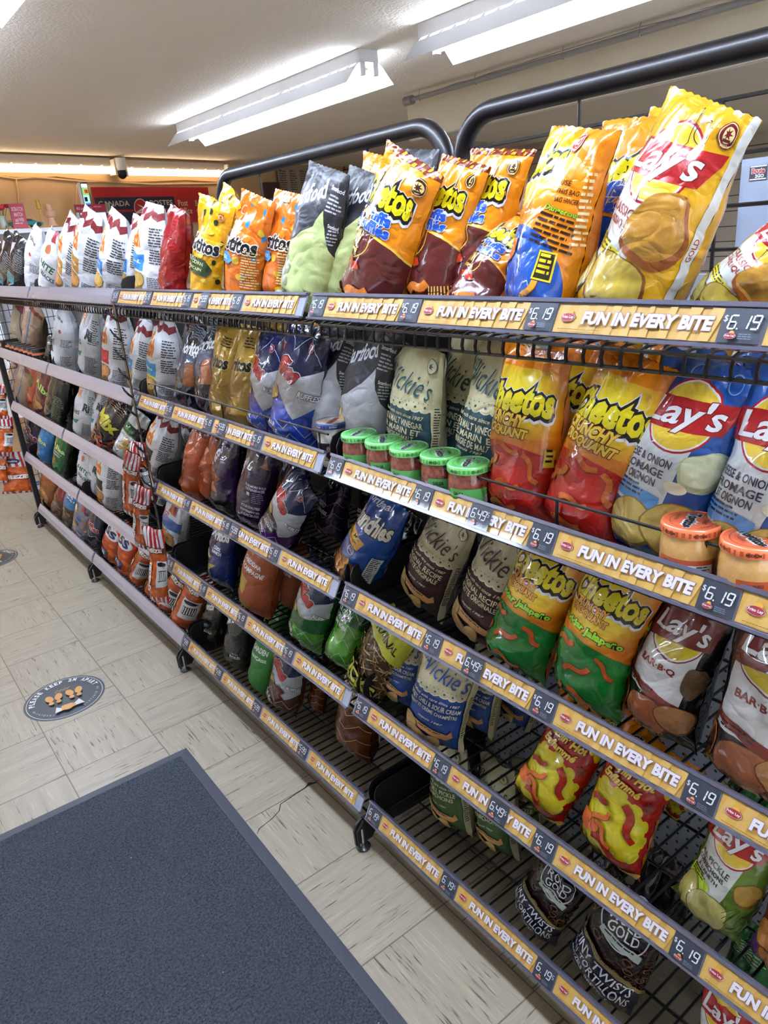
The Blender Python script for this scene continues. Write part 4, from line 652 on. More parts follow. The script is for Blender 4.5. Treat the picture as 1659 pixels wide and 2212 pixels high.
strip_lamp(.62, .6, 3.0, 'white two-tube ceiling light over the front aisle above the camera')
strip_lamp(.62, -2.2, .2, 'white two-tube ceiling light over the front aisle behind the camera')
strip_lamp(2.69, -2.2, .2, 'white two-tube ceiling light behind the snack rack near the viewer')
strip_lamp(-1.9, 3.2, 5.6, 'white two-tube ceiling light beyond the left edge of the view')
strip_lamp(5.4, -.1, 2.3, 'added white two-tube fill light under the soffit beyond the racks, right of the view', zt=2.215)  # unseen lamp, added to brighten the area behind the racks
strip_lamp(5.4, -2.7, -.3, 'added white two-tube fill light under the soffit beyond the racks, behind the viewer', zt=2.215)  # second added lamp out of view, same fill for the area behind
strip_lamp(7.3, .6, 3.0, 'added white two-tube fill light under the soffit near the slat wall, right of the view', zt=2.215)  # added out of view to lift the slat wall and back wall
def area(name, loc, sx, sy, power, col=(1, .95, .88), rx=0.):
    l = bpy.data.lights.new(name, 'AREA'); l.shape = 'RECTANGLE'; l.size = sx; l.size_y = sy; l.energy = power; l.color = col
    o = bpy.data.objects.new(name, l); COL.objects.link(o); o.location = loc; o.rotation_euler = (rx, 0, 0); return o
area('added_front_fill', (.6, YN + .05, 1.45), 5., 2.2, 45, (.9, .95, 1.), PI / 2)  # added soft fill behind the camera; the front wall has no window
# two bare warm tubes along the top of the back wall
def wall_lamp(pa, pb, label):
    A_, B_ = on_wall(*pa, .09), on_wall(*pb, .09); c = (A_ + B_) / 2; L = np.linalg.norm(B_ - A_) / 2; zc = c[2]
    t = empty('wall_light', tuple(c), label, 'wall light', 'long bare tube lights on the back wall'); t.rotation_euler = (0, 0, math.atan2(wd[1], wd[0]))
    MB().box(-L, .015, .02, L, .088, .085).build('housing', 'pipe', t)
    MB().tube([(-L + .02, -.005, -.025), (L - .02, -.005, -.025)], .034, 14).build('lamp_tube', 'tubew', t, True)
    for e in (-1, 1): MB().box(e * (L + .008) - .012, -.04, -.07, e * (L + .008) + .012, .05, .07).build('lamp_holder', 'wallw', t)
    k = MB()
    for i in range(7): k.box(-L + 2 * L * (i + .5) / 7 - .006, -.0, .014, -L + 2 * L * (i + .5) / 7 + .006, .02, .022)
    k.build('clip', 'white', t)
wall_lamp((-120, 352), (243, 362), 'long bare tube light on the back wall, left of the security camera')
wall_lamp((268, 363), (488, 372), 'long bare tube light on the back wall, right of the security camera')
cc = on_wall(262, 366, .13); t = empty('security_camera', tuple(cc), 'small white dome security camera between the two tube lights', 'security camera')
MB().lathe([(0, .1), (.055, .1), (.06, .02), (.05, -.01), (.0, -.01)], n=20).build('mount', 'white', t, True)
MB().lathe([(.042, -.005), (.05, -.03), (.04, -.065), (.02, -.082), (0, -.088)], n=20).build('dome', 'hdr', t, True)
# grey pipe with cables under the ceiling
t = empty('conduit', (3.77, 3.2, 2.45), 'grey conduit pipe under the ceiling with thin wires clipped to it', 'pipe')
MB().tube([(0, -3.4, 0), (0, 1.3, 0)], .016, 12).build('pipe', 'pipe', t, True); MB().tube([(0, 1.28, 0), (0, 1.36, 0)], .03, 12).build('end_cap', 'pipe', t, True)
for k in range(4):
    rg = random.Random(k); MB().tube([(.03 + .012 * k + .01 * rg.random(), -3.3 + i * .35, .015 + .02 * rg.random()) for i in range(13)] + [(.01, 1.3, 0)], .003, 5).build('cable', 'white' if k % 2 else 'pipe', t)
for yy in (1.2, .65, -.05, -.55, -1.6): MB().tube([(.0, yy, .045), (-.018, yy, 0), (0, yy, -.02), (.018, yy, 0)], .003, 6).build('clip', 'chrome', t)

# ------------------------------------------------------------------ things on the back wall
cb = empty('cable_run', tuple(on_wall(200, 390, .02)), 'bundle of thin tan cables running along the back wall', 'cable')
cbm = MB(); o0 = np.array(cb.location)
for pts in ([(-20, 376), (30, 381), (90, 384), (180, 392), (300, 392), (400, 388), (470, 392)], [(-20, 378), (34, 386), (120, 380), (220, 392), (330, 398), (470, 396)], [(34, 384), (40, 420), (42, 470)], [(176, 392), (166, 400), (165, 440), (168, 470)]):
    cbm.tube([on_wall(x, y, .015) - o0 for x, y in pts], .009, 6)
cbm.build('cable', 'wallb', cb, True)
def wall_sheet(name, xy0, xy1, layers_fn, label, cat, off=.03, mat='print', thick=.01, emitm=None):
    a = on_wall(*xy0, off); b = on_wall(*xy1, off); w = float(np.dot((b - a)[:2], wd)); h = a[2] - b[2]; c = (a + b) / 2
    o = sheet(name, layers_fn(w, h), thick=thick, mat=mat); o.matrix_world = wall_frame(c); tag(o, label, cat); return o
def post_sign(w, h):
    x = lambda f: (f - .5) * w; y = lambda f: (f - .5) * h
    o = R_(-w / 2, -h / 2, w / 2, h / 2, '#c0282e') + R_(x(.01), y(.42), x(.66), y(.74), '#2c2f52') + R_(x(.01), y(.02), x(.66), y(.36), '#2c2f52')
    o += E_(x(.36), y(.44), h * .26, h * .26, '#e6dcd8') + E_(x(.36), y(.44), h * .24, h * .24, '#c0282e') + P_([(x(.31), y(.34)), (x(.42), y(.42)), (x(.33), y(.56)), (x(.37), y(.45))], WH) + P_([(x(.3), y(.3)), (x(.42), y(.34)), (x(.42), y(.38)), (x(.31), y(.34))], WH)
    o += T_('CANADA', x(.15), y(.58), h * .14, '#e8d8c0', w=w * .24, bold=.01) + T_('POSTES', x(.54), y(.58), h * .14, '#e8d8c0', w=w * .2, bold=.01) + T_('CANADA', x(.55), y(.2), h * .14, '#e8d8c0', w=w * .2)
    o += T_('Post', x(.735), y(.56), h * .17, '#f0d0a8', w=w * .09) + T_('Office', x(.75), y(.34), h * .18, '#f0d0a8', w=w * .12) + T_('Bureau', x(.92), y(.54), h * .17, '#f0d0a8', w=w * .14) + T_('de poste', x(.92), y(.32), h * .18, '#f0d0a8', w=w * .14)
    return o
wall_sheet('post_office_sign', (196, 404), (460, 478), post_sign, 'long red and navy post office sign on the back wall', 'sign', off=.04)
MAT['scr'] = ink_mat('lit_screen', .2, 0, 0)
_b = MAT['scr'].node_tree; _p = _b.nodes['Principled BSDF']; _at = [n for n in _b.nodes if n.type == 'ATTRIBUTE'][0]; _b.links.new(_at.outputs['Color'], _p.inputs['Emission Color']); _p.inputs['Emission Strength'].default_value = .8
def screen_a(w, h):
    return R_(-w / 2, -h / 2, w / 2, h / 2, '#16181c') + R_(-w * .42, -h * .46, w * .42, h * .46, '#a8dcd8') + R_(-w * .42, h * .3, w * .42, h * .46, '#e4f0f2') + R_(-w * .42, .1 * h, w * .42, h * .34, '#8cc46a') + R_(-w * .1, h * .16, w * .36, h * .28, '#b83a2a') + R_(-w * .3, -h * .1, w * .1, h * .04, '#20242c') + R_(-w * .42, -h * .3, w * .42, -h * .14, '#3a9ad0') + R_(-w * .3, -h * .42, w * .3, -h * .3, '#8c2c70')
wall_sheet('menu_screen', (172, 394), (202, 462), screen_a, 'tall bright menu screen left of the red post office sign', 'screen', off=.35, mat='scr', thick=.04)
def screen_b(w, h): return R_(-w / 2, -h / 2, w / 2, h / 2, '#1c2a44') + R_(-w * .46, -h * .44, w * .46, h * .4, '#d8e2ee') + rows_(-w * .4, h * .2, w * .3, 3, h * .16, '#8a98b0')
wall_sheet('display_screen', (170, 456), (238, 496), screen_b, 'pale white display screen below the pink banner', 'screen', off=.3, mat='scr', thick=.04)
def banner(w, h): return R_(-w / 2, -h / 2, w / 2, h / 2, '#c8405a') + T_('MIX and MATCH', -w * .2, 0, h * .4, '#f0d8dc', w=w * .5, bold=.03) + rows_(w * .1, h * .1, w * .45, 1, h * .3, '#f0c8d0')
wall_sheet('pink_banner', (160, 442), (230, 457), banner, 'small pink banner above the pale display screen', 'banner', off=.38)
def leaflet(w, h): return R_(-w / 2, -h / 2, w / 2, h / 2, '#d8cdb8') + rows_(-w * .4, h * .35, w * .4, 6, h * .12, '#6a5a4a')
wall_sheet('leaflet', (227, 438), (241, 460), leaflet, 'small cream leaflet at the end of the pink banner', 'leaflet', off=.36)
def scratch(w, h): return R_(-w / 2, -h / 2, w / 2, h / 2, '#c8485c') + T_('SCRATCH', 0, h * .28, h * .17, '#f0c8cc', w=w * .78, bold=.04) + T_('MATCH', 0, h * .06, h * .17, '#f0c8cc', w=w * .6, bold=.04) + T_('and WIN', 0, -h * .16, h * .17, '#f0c8cc', w=w * .6, bold=.04) + rows_(-w * .35, -h * .32, w * .35, 1, h * .1, '#f0c8cc')
wall_sheet('scratch_card_poster', (18, 440), (62, 492), scratch, 'pink scratch card poster on the counter beside the roses', 'poster', off=.75)
# counter shelf with ornaments under the wall lights
sh0 = on_wall(-60, 494, .8); sh1 = on_wall(148, 494, .8); w = float(np.dot((sh1 - sh0)[:2], wd)); zs = sh0[2]
fr = wall_frame((sh0 + sh1) / 2)
t = empty('display_shelf', (0, 0, 0), 'white display shelf unit with cubbies in front of the back wall', 'shelf unit'); t.matrix_world = frame_mat((sh0 + sh1) / 2, (wd[0], wd[1], 0), (-wn[0] * -1, -wn[1] * -1, 0)) if False else Matrix.Translation(Vector((sh0 + sh1) / 2)) @ Matrix.Rotation(math.atan2(wd[1], wd[0]), 4, 'Z')
MB().box(-w / 2, 0, -.03, w / 2, .3, 0).build('top_board', 'white', t)
for k in range(4): MB().box(-w / 2 + (w - .03) * k / 3, 0, -1.4, -w / 2 + (w - .03) * k / 3 + .03, .3, -.0305).build('side_panel', 'white', t)
MB().box(-w / 2, .29, -1.4, w / 2, .31, -.03).build('back_panel', 'pipe', t)
MAT['red'] = simple('red_petals', '#b3202a', .6); MAT['green'] = simple('green_leaves', '#3a6a30', .6); MAT['glass'] = simple('frosted_vase_glass', '#a8b4a8', .15, coat=.6); MAT['clay'] = simple('peach_ceramic', '#dba98c', .4, coat=.3)
MAT['teal'] = simple('teal_toy_plastic', '#1f8a86', .3, coat=.6); MAT['darkplastic'] = simple('dark_plastic', '#18181c', .35, coat=.3); MAT['gold_'] = simple('golden_figure', '#c89a2a', .35, coat=.3)
def shelf_pt(x, off=.65): p = on_wall(x, 480, off); return (float(p[0]), float(p[1]), float(zs))
t = empty('rose_vase', shelf_pt(8), 'glass vase of red roses at the left end of the display shelf', 'vase')
MB().lathe([(.0, .002), (.05, .002), (.06, .06), (.04, .13), (.05, .17), (.046, .17), (.036, .13), (0, .12)], n=20).build('vase', 'glass', t, True)
for k in range(7):
    a = k * 2.4; r = .05 + .025 * (k % 3); p = (r * math.cos(a), r * math.sin(a), .3 + .04 * math.sin(k * 1.9)); m = MB(); m.tube([(0, 0, .1), (p[0] * .6, p[1] * .6, .2), p], .004, 5); m.build('stem', 'green', t)
    MB().lathe([(0, -.03), (.03, -.015), (.038, .01), (.03, .03), (.015, .02), (0, .03)], p, 10).build('rose', 'red', t, True)
t = empty('toy_car', shelf_pt(56, .58), 'teal toy sports car with dark wheels on the display shelf', 'toy car', rz=math.atan2(wd[1], wd[0]))
b = MB(); b.prism([(-.24, .035), (.23, .03), (.25, .06), (.16, .075), (.05, .115), (-.06, .12), (-.16, .085), (-.25, .09)], 'y', -.09, .09); b.build('body', 'teal', t, True)
MB().prism([(-.1, .09), (.1, .085), (.04, .117), (-.05, .122)], 'y', -.092, .092).build('windows', 'darkplastic', t)
for x in (-.16, .16):
    for y in (-.09, .09): MB().tube([(x, y - .012, .035), (x, y + .012, .035)], .035, 18).build('wheel', 'darkplastic', t, True)
MB().box(-.27, -.1, .1, -.22, .1, .108).build('spoiler', 'teal', t)
t = empty('ceramic_ornament', shelf_pt(112, .6), 'peach ceramic ornament with cup and horned top, on the display shelf', 'ornament')
MB().lathe([(0, .002), (.09, .002), (.07, .03), (.045, .1), (.05, .13), (0, .13)], n=18).build('foot', 'clay', t, True)
MB().lathe([(0, .13), (.06, .135), (.085, .17), (.09, .22), (.08, .22), (.06, .17), (0, .16)], n=18).build('bowl', 'clay', t, True)
MB().lathe([(0, .2), (.04, .22), (.055, .27), (.04, .32), (0, .335)], n=16).build('knob', 'clay', t, True)
for s in (-1, 1):
    MB().tube([(s * .04, 0, .3), (s * .08, 0, .34), (s * .11, 0, .33), (s * .13, 0, .37)], .006, 6).build('horn', 'gold_', t, True)
t = empty('golden_figurine', shelf_pt(91, .6), 'small golden figurine left of the peach ornament', 'figurine')
MB().lathe([(0, .25), (.03, .26), (.04, .3), (.03, .33), (.035, .36), (.02, .4), (0, .405)], n=14).build('body', 'gold_', t, True)
MB().tube([(0, 0, 0), (0, 0, .26)], .008, 8).build('stand', 'gold_', t)
for o_ in COL.objects:
    if o_.name.split('.')[0] in ('rose_vase', 'toy_car', 'ceramic_ornament', 'golden_figurine'): o_.scale = (.52, .52, .52)
# wall behind header: notice papers and a brown post
def notice(w, h, seed=1, n=3):
    o = R_(-w / 2, -h / 2, w / 2, h / 2, '#c9b8a0')
    for k in range(n):
        x0 = -w / 2 + w * (k + .12) / n; o += rows_(x0, h * .34, x0 + w / n * .7, 9, h * .075, '#6a5a4c', seed=seed + k) + R_(x0, h * .39, x0 + w / n * .3, h * .41, '#4a3e34')
    return o
wall_sheet('notice_sheet', (598, 360), (672, 425), notice, 'cream notice sheet in three columns beside the brown post', 'notice', off=.05)
wall_sheet('notice_board', (692, 392), (780, 440), lambda w, h: R_(-w / 2, -h / 2, w / 2, h / 2, '#d9cdb8') + rows_(-w * .4, h * .3, w * .4, 7, h * .08, '#a89a88'), 'long pale notice board on the wall behind the black popcorn bag', 'notice', off=.05)
MAT['brownpost'] = simple('dark_brown_post', '#4a3628', .7, noise=.3)
pa = on_wall(584, 380, .06); b_ = MB().box(-.13, -.03, -2.0, .13, .03, .3).build('brown_post', 'brownpost'); b_.matrix_world = wall_frame(pa) @ Matrix.Rotation(-PI / 2, 4, 'X'); b_.matrix_world = Matrix.Translation(Vector((pa[0], pa[1], 1.98))) @ Matrix.Rotation(math.atan2(wd[1], wd[0]), 4, 'Z'); b_.data.transform(Matrix.Scale(1, 4)); tag(b_, 'dark brown post on the wall left of the notice sheet', 'post')
lp = empty('wire_hook', tuple(on_wall(765, 350, .02)), 'thin brown trapezoid wire outline hung on the wall', 'wire frame'); q0 = np.array(lp.location)
MB().tube([on_wall(x, y, .02) - q0 for x, y in ((742, 368), (750, 330), (775, 327), (782, 358))], .012, 6, closed=True).build('wire', 'brownpost', lp)
# far right: grey cabinet and white counter behind the rack
MAT['cab'] = simple('grey_cabinet', '#6f7683', .45, coat=.2); MAT['counter'] = simple('white_counter', '#b9bcc6', .4)
pc = at_x(1603, 345, 3.2); t = empty('storage_cabinet', (3.2, float(pc[1]), 0), 'grey storage cabinet seen behind the rightmost yellow bag', 'cabinet')
yc = float(pc[1]); zc_ = float(pc[2])
MB().box(0, -1.3, 1.28, .5, 0, zc_).build('body', 'cab', t); MB().box(-.012, -.64, 1.3, -.001, -.02, zc_ - .02).build('door', 'cab', t); MB().box(-.012, -1.28, 1.3, -.001, -.66, zc_ - .02).build('door', 'cab', t)
MB().box(-.1, -1.9, 1.24, .55, .3, 1.27).build('counter_top', 'counter', t); MB().box(-.06, -1.85, 0, .5, .25, 1.24).build('counter_base', 'counter', t)
ob = sheet('badge', R_(-.06, -.045, .06, .045, '#3a3c44') + R_(-.055, .036, .055, .043, WH) + R_(-.055, -.043, .055, -.036, WH) + T_('Brute', -.0, .012, .03, '#a83a3a', w=.09, bold=.05, out=[(.05, WH)]) + T_('2GO', .01, -.02, .022, WH, w=.06, bold=.04), parent=t)
pbx = at_x(1638, 373, 3.185); ob.matrix_world = frame_mat(tuple(pbx), (0, -1, 0), (0, 0, 1)) @ Matrix.Scale(.6, 4)
# ------------------------------------------------------------------ floor mat and stickers
def mat_mat():
    t = NT('entrance_mat_carpet'); co = t.n('TexCoord').outputs['Object']; a = t.n('TexNoise', i_Vector=co, i_Scale=170., i_Detail=4., i_Roughness=.75).outputs[0]; b = t.n('TexNoise', i_Vector=co, i_Scale=3., i_Detail=4.).outputs[0]
    v = t.n('TexVoronoi', i_Vector=co, i_Scale=150.); c = t.mix(t.n('MapRange', i_0=a, i_1=.3, i_2=.7).outputs[0], lin('#181b21'), lin('#646b75')); c = t.mix(t.math('MULTIPLY', b, .5), c, lin('#3a3f48'))
    sp = t.n('TexNoise', i_Vector=co, i_Scale=110.); c = t.mix(t.math('GREATER_THAN', sp.outputs[0], .775), c, lin('#a8a8a8'))
    t.set(Base_Color=c, Roughness=.95, Specular_IOR_Level=.1); t.bump(t.math('ADD', a, t.math('MULTIPLY', v.outputs[0], .6)), 1., .012); return t.m
MAT['carpet'] = mat_mat()
mt = empty('entrance_mat', (0, 0, 0), 'large dark blue grey entrance mat with rubber border on the floor', 'mat')
ml = [(-1.0, -.4), (.592, -.4), (.627, 2.168), (-1.0, 2.2)]
def inset(p, d): return [(p[0][0] + d, p[0][1] + d), (p[1][0] - d, p[1][1] + d), (p[2][0] - d, p[2][1] - d), (p[3][0] + d, p[3][1] - d)]
MB().add([(x, y, 0.001) for x, y in ml] + [(x, y, .004) for x, y in ml] + [(x, y, .007) for x, y in inset(ml, .03)], [(0, 3, 2, 1)] + [(i, (i + 1) % 4, (i + 1) % 4 + 4, i + 4) for i in range(4)] + [(i + 4, (i + 1) % 4 + 4, (i + 1) % 4 + 8, i + 8) for i in range(4)] + [(8, 9, 10, 11)]).build('rubber_border', 'rubber', mt)
MB().add([(x, y, 0.007) for x, y in inset(ml, .034)] + [(x, y, .011) for x, y in inset(ml, .037)], [(0, 3, 2, 1), (4, 5, 6, 7)] + [(i, (i + 1) % 4, (i + 1) % 4 + 4, i + 4) for i in range(4)]).build('carpet', 'carpet', mt)
def arc_text(s, r, a0, a1, h, c, inward=False, bold=.04):
    o = []
    for i, ch in enumerate(s):
        if ch == ' ': continue
        a = a0 + (a1 - a0) * i / (len(s) - 1); o += T_(ch, r * math.cos(a), r * math.sin(a), h if ch not in '.' else h * .2, c, w=h * .62 if ch not in 'I1' else h * .2, bold=bold, rot=a - PI / 2 if not inward else a + PI / 2)
    return o
def sticker():
    r = .152; o = E_(0, 0, r, r, '#3f474e', n=48) + ring_(0, 0, r * .94, .002, '#d8d8d0', 48) + arc_text('PLEASE KEEP 2M APART', r * .8, PI * .97, PI * .06, .022, '#e8e8e4')
    o += arc_text('MAINTENEZ', r * .82, PI * 1.1, PI * 1.35, .009, '#c8c8c0', True, .01) + arc_text('DISTANCE 2M', r * .82, PI * 1.65, PI * 1.95, .009, '#c8c8c0', True, .01)
    for s in (-1, 1):
        for k in (-1, 1): o += E_(s * .038 + k * .017, .01, .014, .025, '#c8954e', -.2 * k) + E_(s * .038 + k * .014, -.026, .01, .011, '#c8954e')
    o += S_([(-.028, .044), (-.018, .056), (-.012, .045), (-.004, .055), (.004, .046), (.012, .057), (.02, .047), (.028, .056)], .0025, '#c8954e') + S_([(-.028, .038), (.02, .042)], .0018, '#c8954e') + P_([(-.05, -.11), (-.04, -.07), (-.02, -.09), (.0, -.1)], '#d8d8d4') + P_([(.06, -.1), (.045, -.06), (.02, -.085), (.0, -.1)], '#d8d8d4') + blob_(0, -.09, .025, '#c8954e', 4, .022)
    return o
c = at_z(140, 1506, .0012); sk = sheet('floor_sticker', sticker(), thick=.0008); sk.matrix_world = frame_mat(tuple(c), (.93, -.1, 0), (.1, .93, 0)); tag(sk, 'round dark floor sticker with two tan footprints, whole in view on the tiles', 'floor sticker', 'round keep-apart floor stickers')
sk2 = bpy.data.objects.new('floor_sticker', sk.data); COL.objects.link(sk2); c = at_z(-22, 1210, .0012); sk2.matrix_world = frame_mat(tuple(c), (.93, -.1, 0), (.1, .93, 0)); tag(sk2, 'round dark floor sticker cut off by the left edge of the view', 'floor sticker', 'round keep-apart floor stickers')

# ------------------------------------------------------------------ the snack racks
FX, TILT, RH = .862, math.radians(28), .049
RC = [1.482, 1.130, .804, .481, .131]                # middle heights of the five price rails
DECK = [1.449, 1.097, .771, .448, .098]
U_ = np.array([-math.sin(TILT), 0, -math.cos(TILT)])      # down along the rail face
N_ = np.array([-math.cos(TILT), 0, math.sin(TILT)])       # out of the rail face
SEG = {'0': 'abcdef', '1': 'bc', '4': 'bcfg', '5': 'acdfg', '6': 'acdefg', '9': 'abcdfg'}
def digit(ch, x, y, h, c='#dfe3e8'):
    w = h * .5; t = h * .13; sh = .12; o = []
    S = dict(a=(0, h, w, h), d=(0, 0, w, 0), g=(0, h / 2, w, h / 2), f=(0, h / 2, 0, h), b=(w, h / 2, w, h), e=(0, 0, 0, h / 2), c=(w, 0, w, h / 2))
    for k in SEG[ch]:
        x0, y0, x1, y1 = S[k]; dx, dy = (x1 - x0), (y1 - y0); L = math.hypot(dx, dy); dx /= L; dy /= L; g = t * .15
        a = (x0 + dx * g, y0 + dy * g); b = (x1 - dx * g, y1 - dy * g); q = (-dy * t / 2, dx * t / 2)
        pts = [(a[0] - q[0], a[1] - q[1]), (b[0] - q[0], b[1] - q[1]), (b[0] + q[0], b[1] + q[1]), (a[0] + q[0], a[1] + q[1])]
        o += P_([(x + px_ + sh * py_, y + py_) for px_, py_ in pts], c)
    return o
def minilogo(cx, cy, r, fade=0):
    return E_(cx + r * .15, cy + r * .5, r * .42, r * .42, '#e0a83a', n=14) + blob_(cx, cy, r, '#a02a3c', 2, r * .5, n=20, amp=.12) + ring_(cx, cy, r * .99, r * .07, '#d8b0b0', 18, r * .5) + T_('Frito Lay', cx, cy, r * .42, '#f0e4e4', w=r * 1.6, bold=.03)
SW, SH = .25, .041
def strip_art():
    o = R_(-SW / 2, -SH / 2, SW / 2, SH / 2, '#c6a052')
    for k in range(9): o += P_([(-SW / 2 + k * .028, -SH / 2), (-SW / 2 + k * .028 + .014, -SH / 2), (-SW / 2 + k * .028 + .02 + .006 * math.sin(k), SH / 2), (-SW / 2 + k * .028 + .008, SH / 2)], '#cdaa62')
    o += minilogo(-.103, .001, .0125) + T_('FUN IN EVERY BITE', .018, .001, .0185, '#e4e2e8', w=.192, bold=.05, shear=.12, out=[(.035, '#a8808c')])
    return o + rows_(-.115, -.0165, -.02, 1, .0022, '#8a6a30', h=.001)
TW = .052
def tag_art(txt, cents=True):
    o = R_(-TW / 2, -SH / 2, TW / 2, SH / 2, '#38404f')
    if txt.endswith('s'): ds, s5 = txt[:-1], True
    else: ds, s5 = txt, False
    x = -.0165 if not s5 else -.021
    if not s5: o += T_('$', -.0215, .008, .009, '#dfe3e8', w=.0048, bold=.0)
    for i, ch in enumerate(ds.replace('.', '')):
        o += digit(ch, x, -.004, .016); x += .0125 + (.003 if i == 0 else 0)
        if i == 0: o += R_(x - .0045, -.005, x - .0025, -.003, '#dfe3e8')
    if s5: o += digit('5', x + .0, .004, .008)
    return o + minilogo(-.009, -.0135, .0072) + rows_(.001, -.0115, .02, 3, .0026, '#7c8698', h=.0011)
STRIP = sheet('promo_strip', strip_art(), thick=.0008, mat='clearprint', loose=True)
STRIP_B = sheet('promo_strip', [Lay(l.v, l.f, l.c, l.m) for l in strip_art()], thick=.0008, mat='clearprint', loose=True)
TAGS = {k: sheet('price_tag', tag_art(k), thick=.0008, mat='clearprint', loose=True) for k in ('6.19', '6.49s', '6.19s', '5.99')}
def rail_mat(ymid, zc, out=.0):      # frame lying on the face of a rail whose middle height is zc
    top = np.array([FX - .012, 0, zc]); p = top + N_ * out; p[1] = ymid
    return frame_mat(tuple(p), (0, -1, 0), tuple(-U_))
def child(name, me, parent, mw):
    o = bpy.data.objects.new(name, me); COL.objects.link(o); o.parent = parent; o.matrix_world = mw; return o
def rail(unit, y0, y1, zc, items, silver=False, lipcut=0):
    m = MB(); mid = np.array([FX - .012, 0, zc]); h = RH / 2
    def pr(a, b, n0, n1, yy0, yy1):
        pts = [mid + U_ * a + N_ * n0, mid + U_ * b + N_ * n0, mid + U_ * b + N_ * n1, mid + U_ * a + N_ * n1]; m.prism([(p[0], p[2]) for p in pts], 'y', yy0, yy1)
    pr(-h, h, -.004, 0, y0, y1); m.cur = 1
    pr(-h - .004, -h + .002, -.006, .0045, y0, y1); pr(h - .0015, h + .003, -.004, .003, y0, y1)
    r = m.build('price_rail', ['silver' if silver else 'rail', 'silver' if silver else 'raillip'], unit)
    if silver:
        pts = [mid + U_ * a + N_ * n for a, n in ((-h, .001), (-h, .004), (0, .0065), (h, .004), (h, .001))]
        MB().prism([(p[0], p[2]) for p in pts], 'y', y0 + .003, y1 - .003).build('clear_cover', 'silver', r)
        r['label'] = 'empty silver price rail'
    for kind, yc, lv in items:
        me = STRIP if kind == 'S' else TAGS[kind]; o = child('promo_strip' if kind == 'S' else 'price_tag', me, r, rail_mat(yc, zc, .0012 + .0022 * lv))
        if kind == 'S' and False: o['label'] = 'yellow strip'
    return r
def wire_deck(unit, y0, y1, z, parent_name='wire_deck', lo=.034):
    m = MB(); n = int((y1 - y0) / .0315)
    for k in range(n + 1):
        y = y0 + .01 + (y1 - y0 - .02) * k / n
        m.tube([(FX + .004, y, z - lo), (FX + .002, y, z - lo * .65), (FX + .006, y, z - .006), (FX + .016, y, z - .003), (1.268, y, z - .003)], .0029, 5)
    for x in (.868, 1.0, 1.13, 1.262): m.tube([(x, y0 + .005, z - .008), (x, y1 - .005, z - .008)], .0034, 6)
    m.tube([(FX + .005, y0 + .005, z - lo + .001), (FX + .005, y1 - .005, z - lo + .001)], .003, 6)
    return m.build(parent_name, 'wire', unit)
def end_plate(unit, y, z):
    pts = [(.885, z - .03), (.876, z - .0), (.876, z + .07), (.886, z + .088), (.905, z + .095), (1.27, z + .095), (1.27, z - .06), (.95, z - .05)]
    m = MB().prism(pts, 'y', y - .0015, y + .0015); p = m.build('end_plate', 'black', unit); return p
def guard(unit, y0, y1, z):
    m = MB(); h = .09; m.tube([(.93, y1 - .01, z + h * .2), (.885, y1 - .06, z + h), (.885, y0 + .02, z + h)], .0028, 6); n = 5
    for k in range(n): y = y0 + .06 + (y1 - y0 - .18) * k / (n - 1); m.tube([(.885, y, z - .01), (.885, y, z + h)], .0028, 6)
    m.build('guard_wire', 'wire', unit)
def peg_mat():
    t = NT('perforated_steel_panel'); co = t.n('TexCoord').outputs['Object']; sp = t.n('SeparateXYZ', i_0=co)
    fy = t.math('SUBTRACT', t.math('FRACT', t.math('DIVIDE', sp.outputs[1], .0254)), .5); fz = t.math('SUBTRACT', t.math('FRACT', t.math('DIVIDE', sp.outputs[2], .0254)), .5)
    d = t.math('SQRT', t.math('ADD', t.math('MULTIPLY', fy, fy), t.math('MULTIPLY', fz, fz))); h = t.math('LESS_THAN', d, .14)
    t.set(Base_Color=t.mix(h, lin('#8a8f98'), (.004, .004, .005)), Roughness=.45); t.bump(t.math('SUBTRACT', 1., h), .5, .004); return t.m
MAT['peg'] = peg_mat()
def foot(unit, y, z0=.1):
    m = MB(); m.prism([(.806, .022), (.804, .07), (.812, .092), (.832, .104), (.87, .1), (1.3, .085), (1.3, .05), (.9, .05), (.875, .04), (.862, .022)], 'y', y - .004, y + .004); m.tube([(.812, y - .008, .02), (.81, y - .008, .07), (.835, y - .008, .098)], .0045, 6)
    l = m.build('base_leg', 'black', unit)
    for x in (.83, 1.27):
        MB().tube([(x, y, .01), (x, y, .07)], .0065, 12).build('levelling_foot', 'chrome', l, True); MB().lathe([(0, .0005), (.02, .001), (.021, .006), (.012, .012), (0, .012)], (x, y, 0), 20).build('foot_pad', 'darkplastic', l, True)
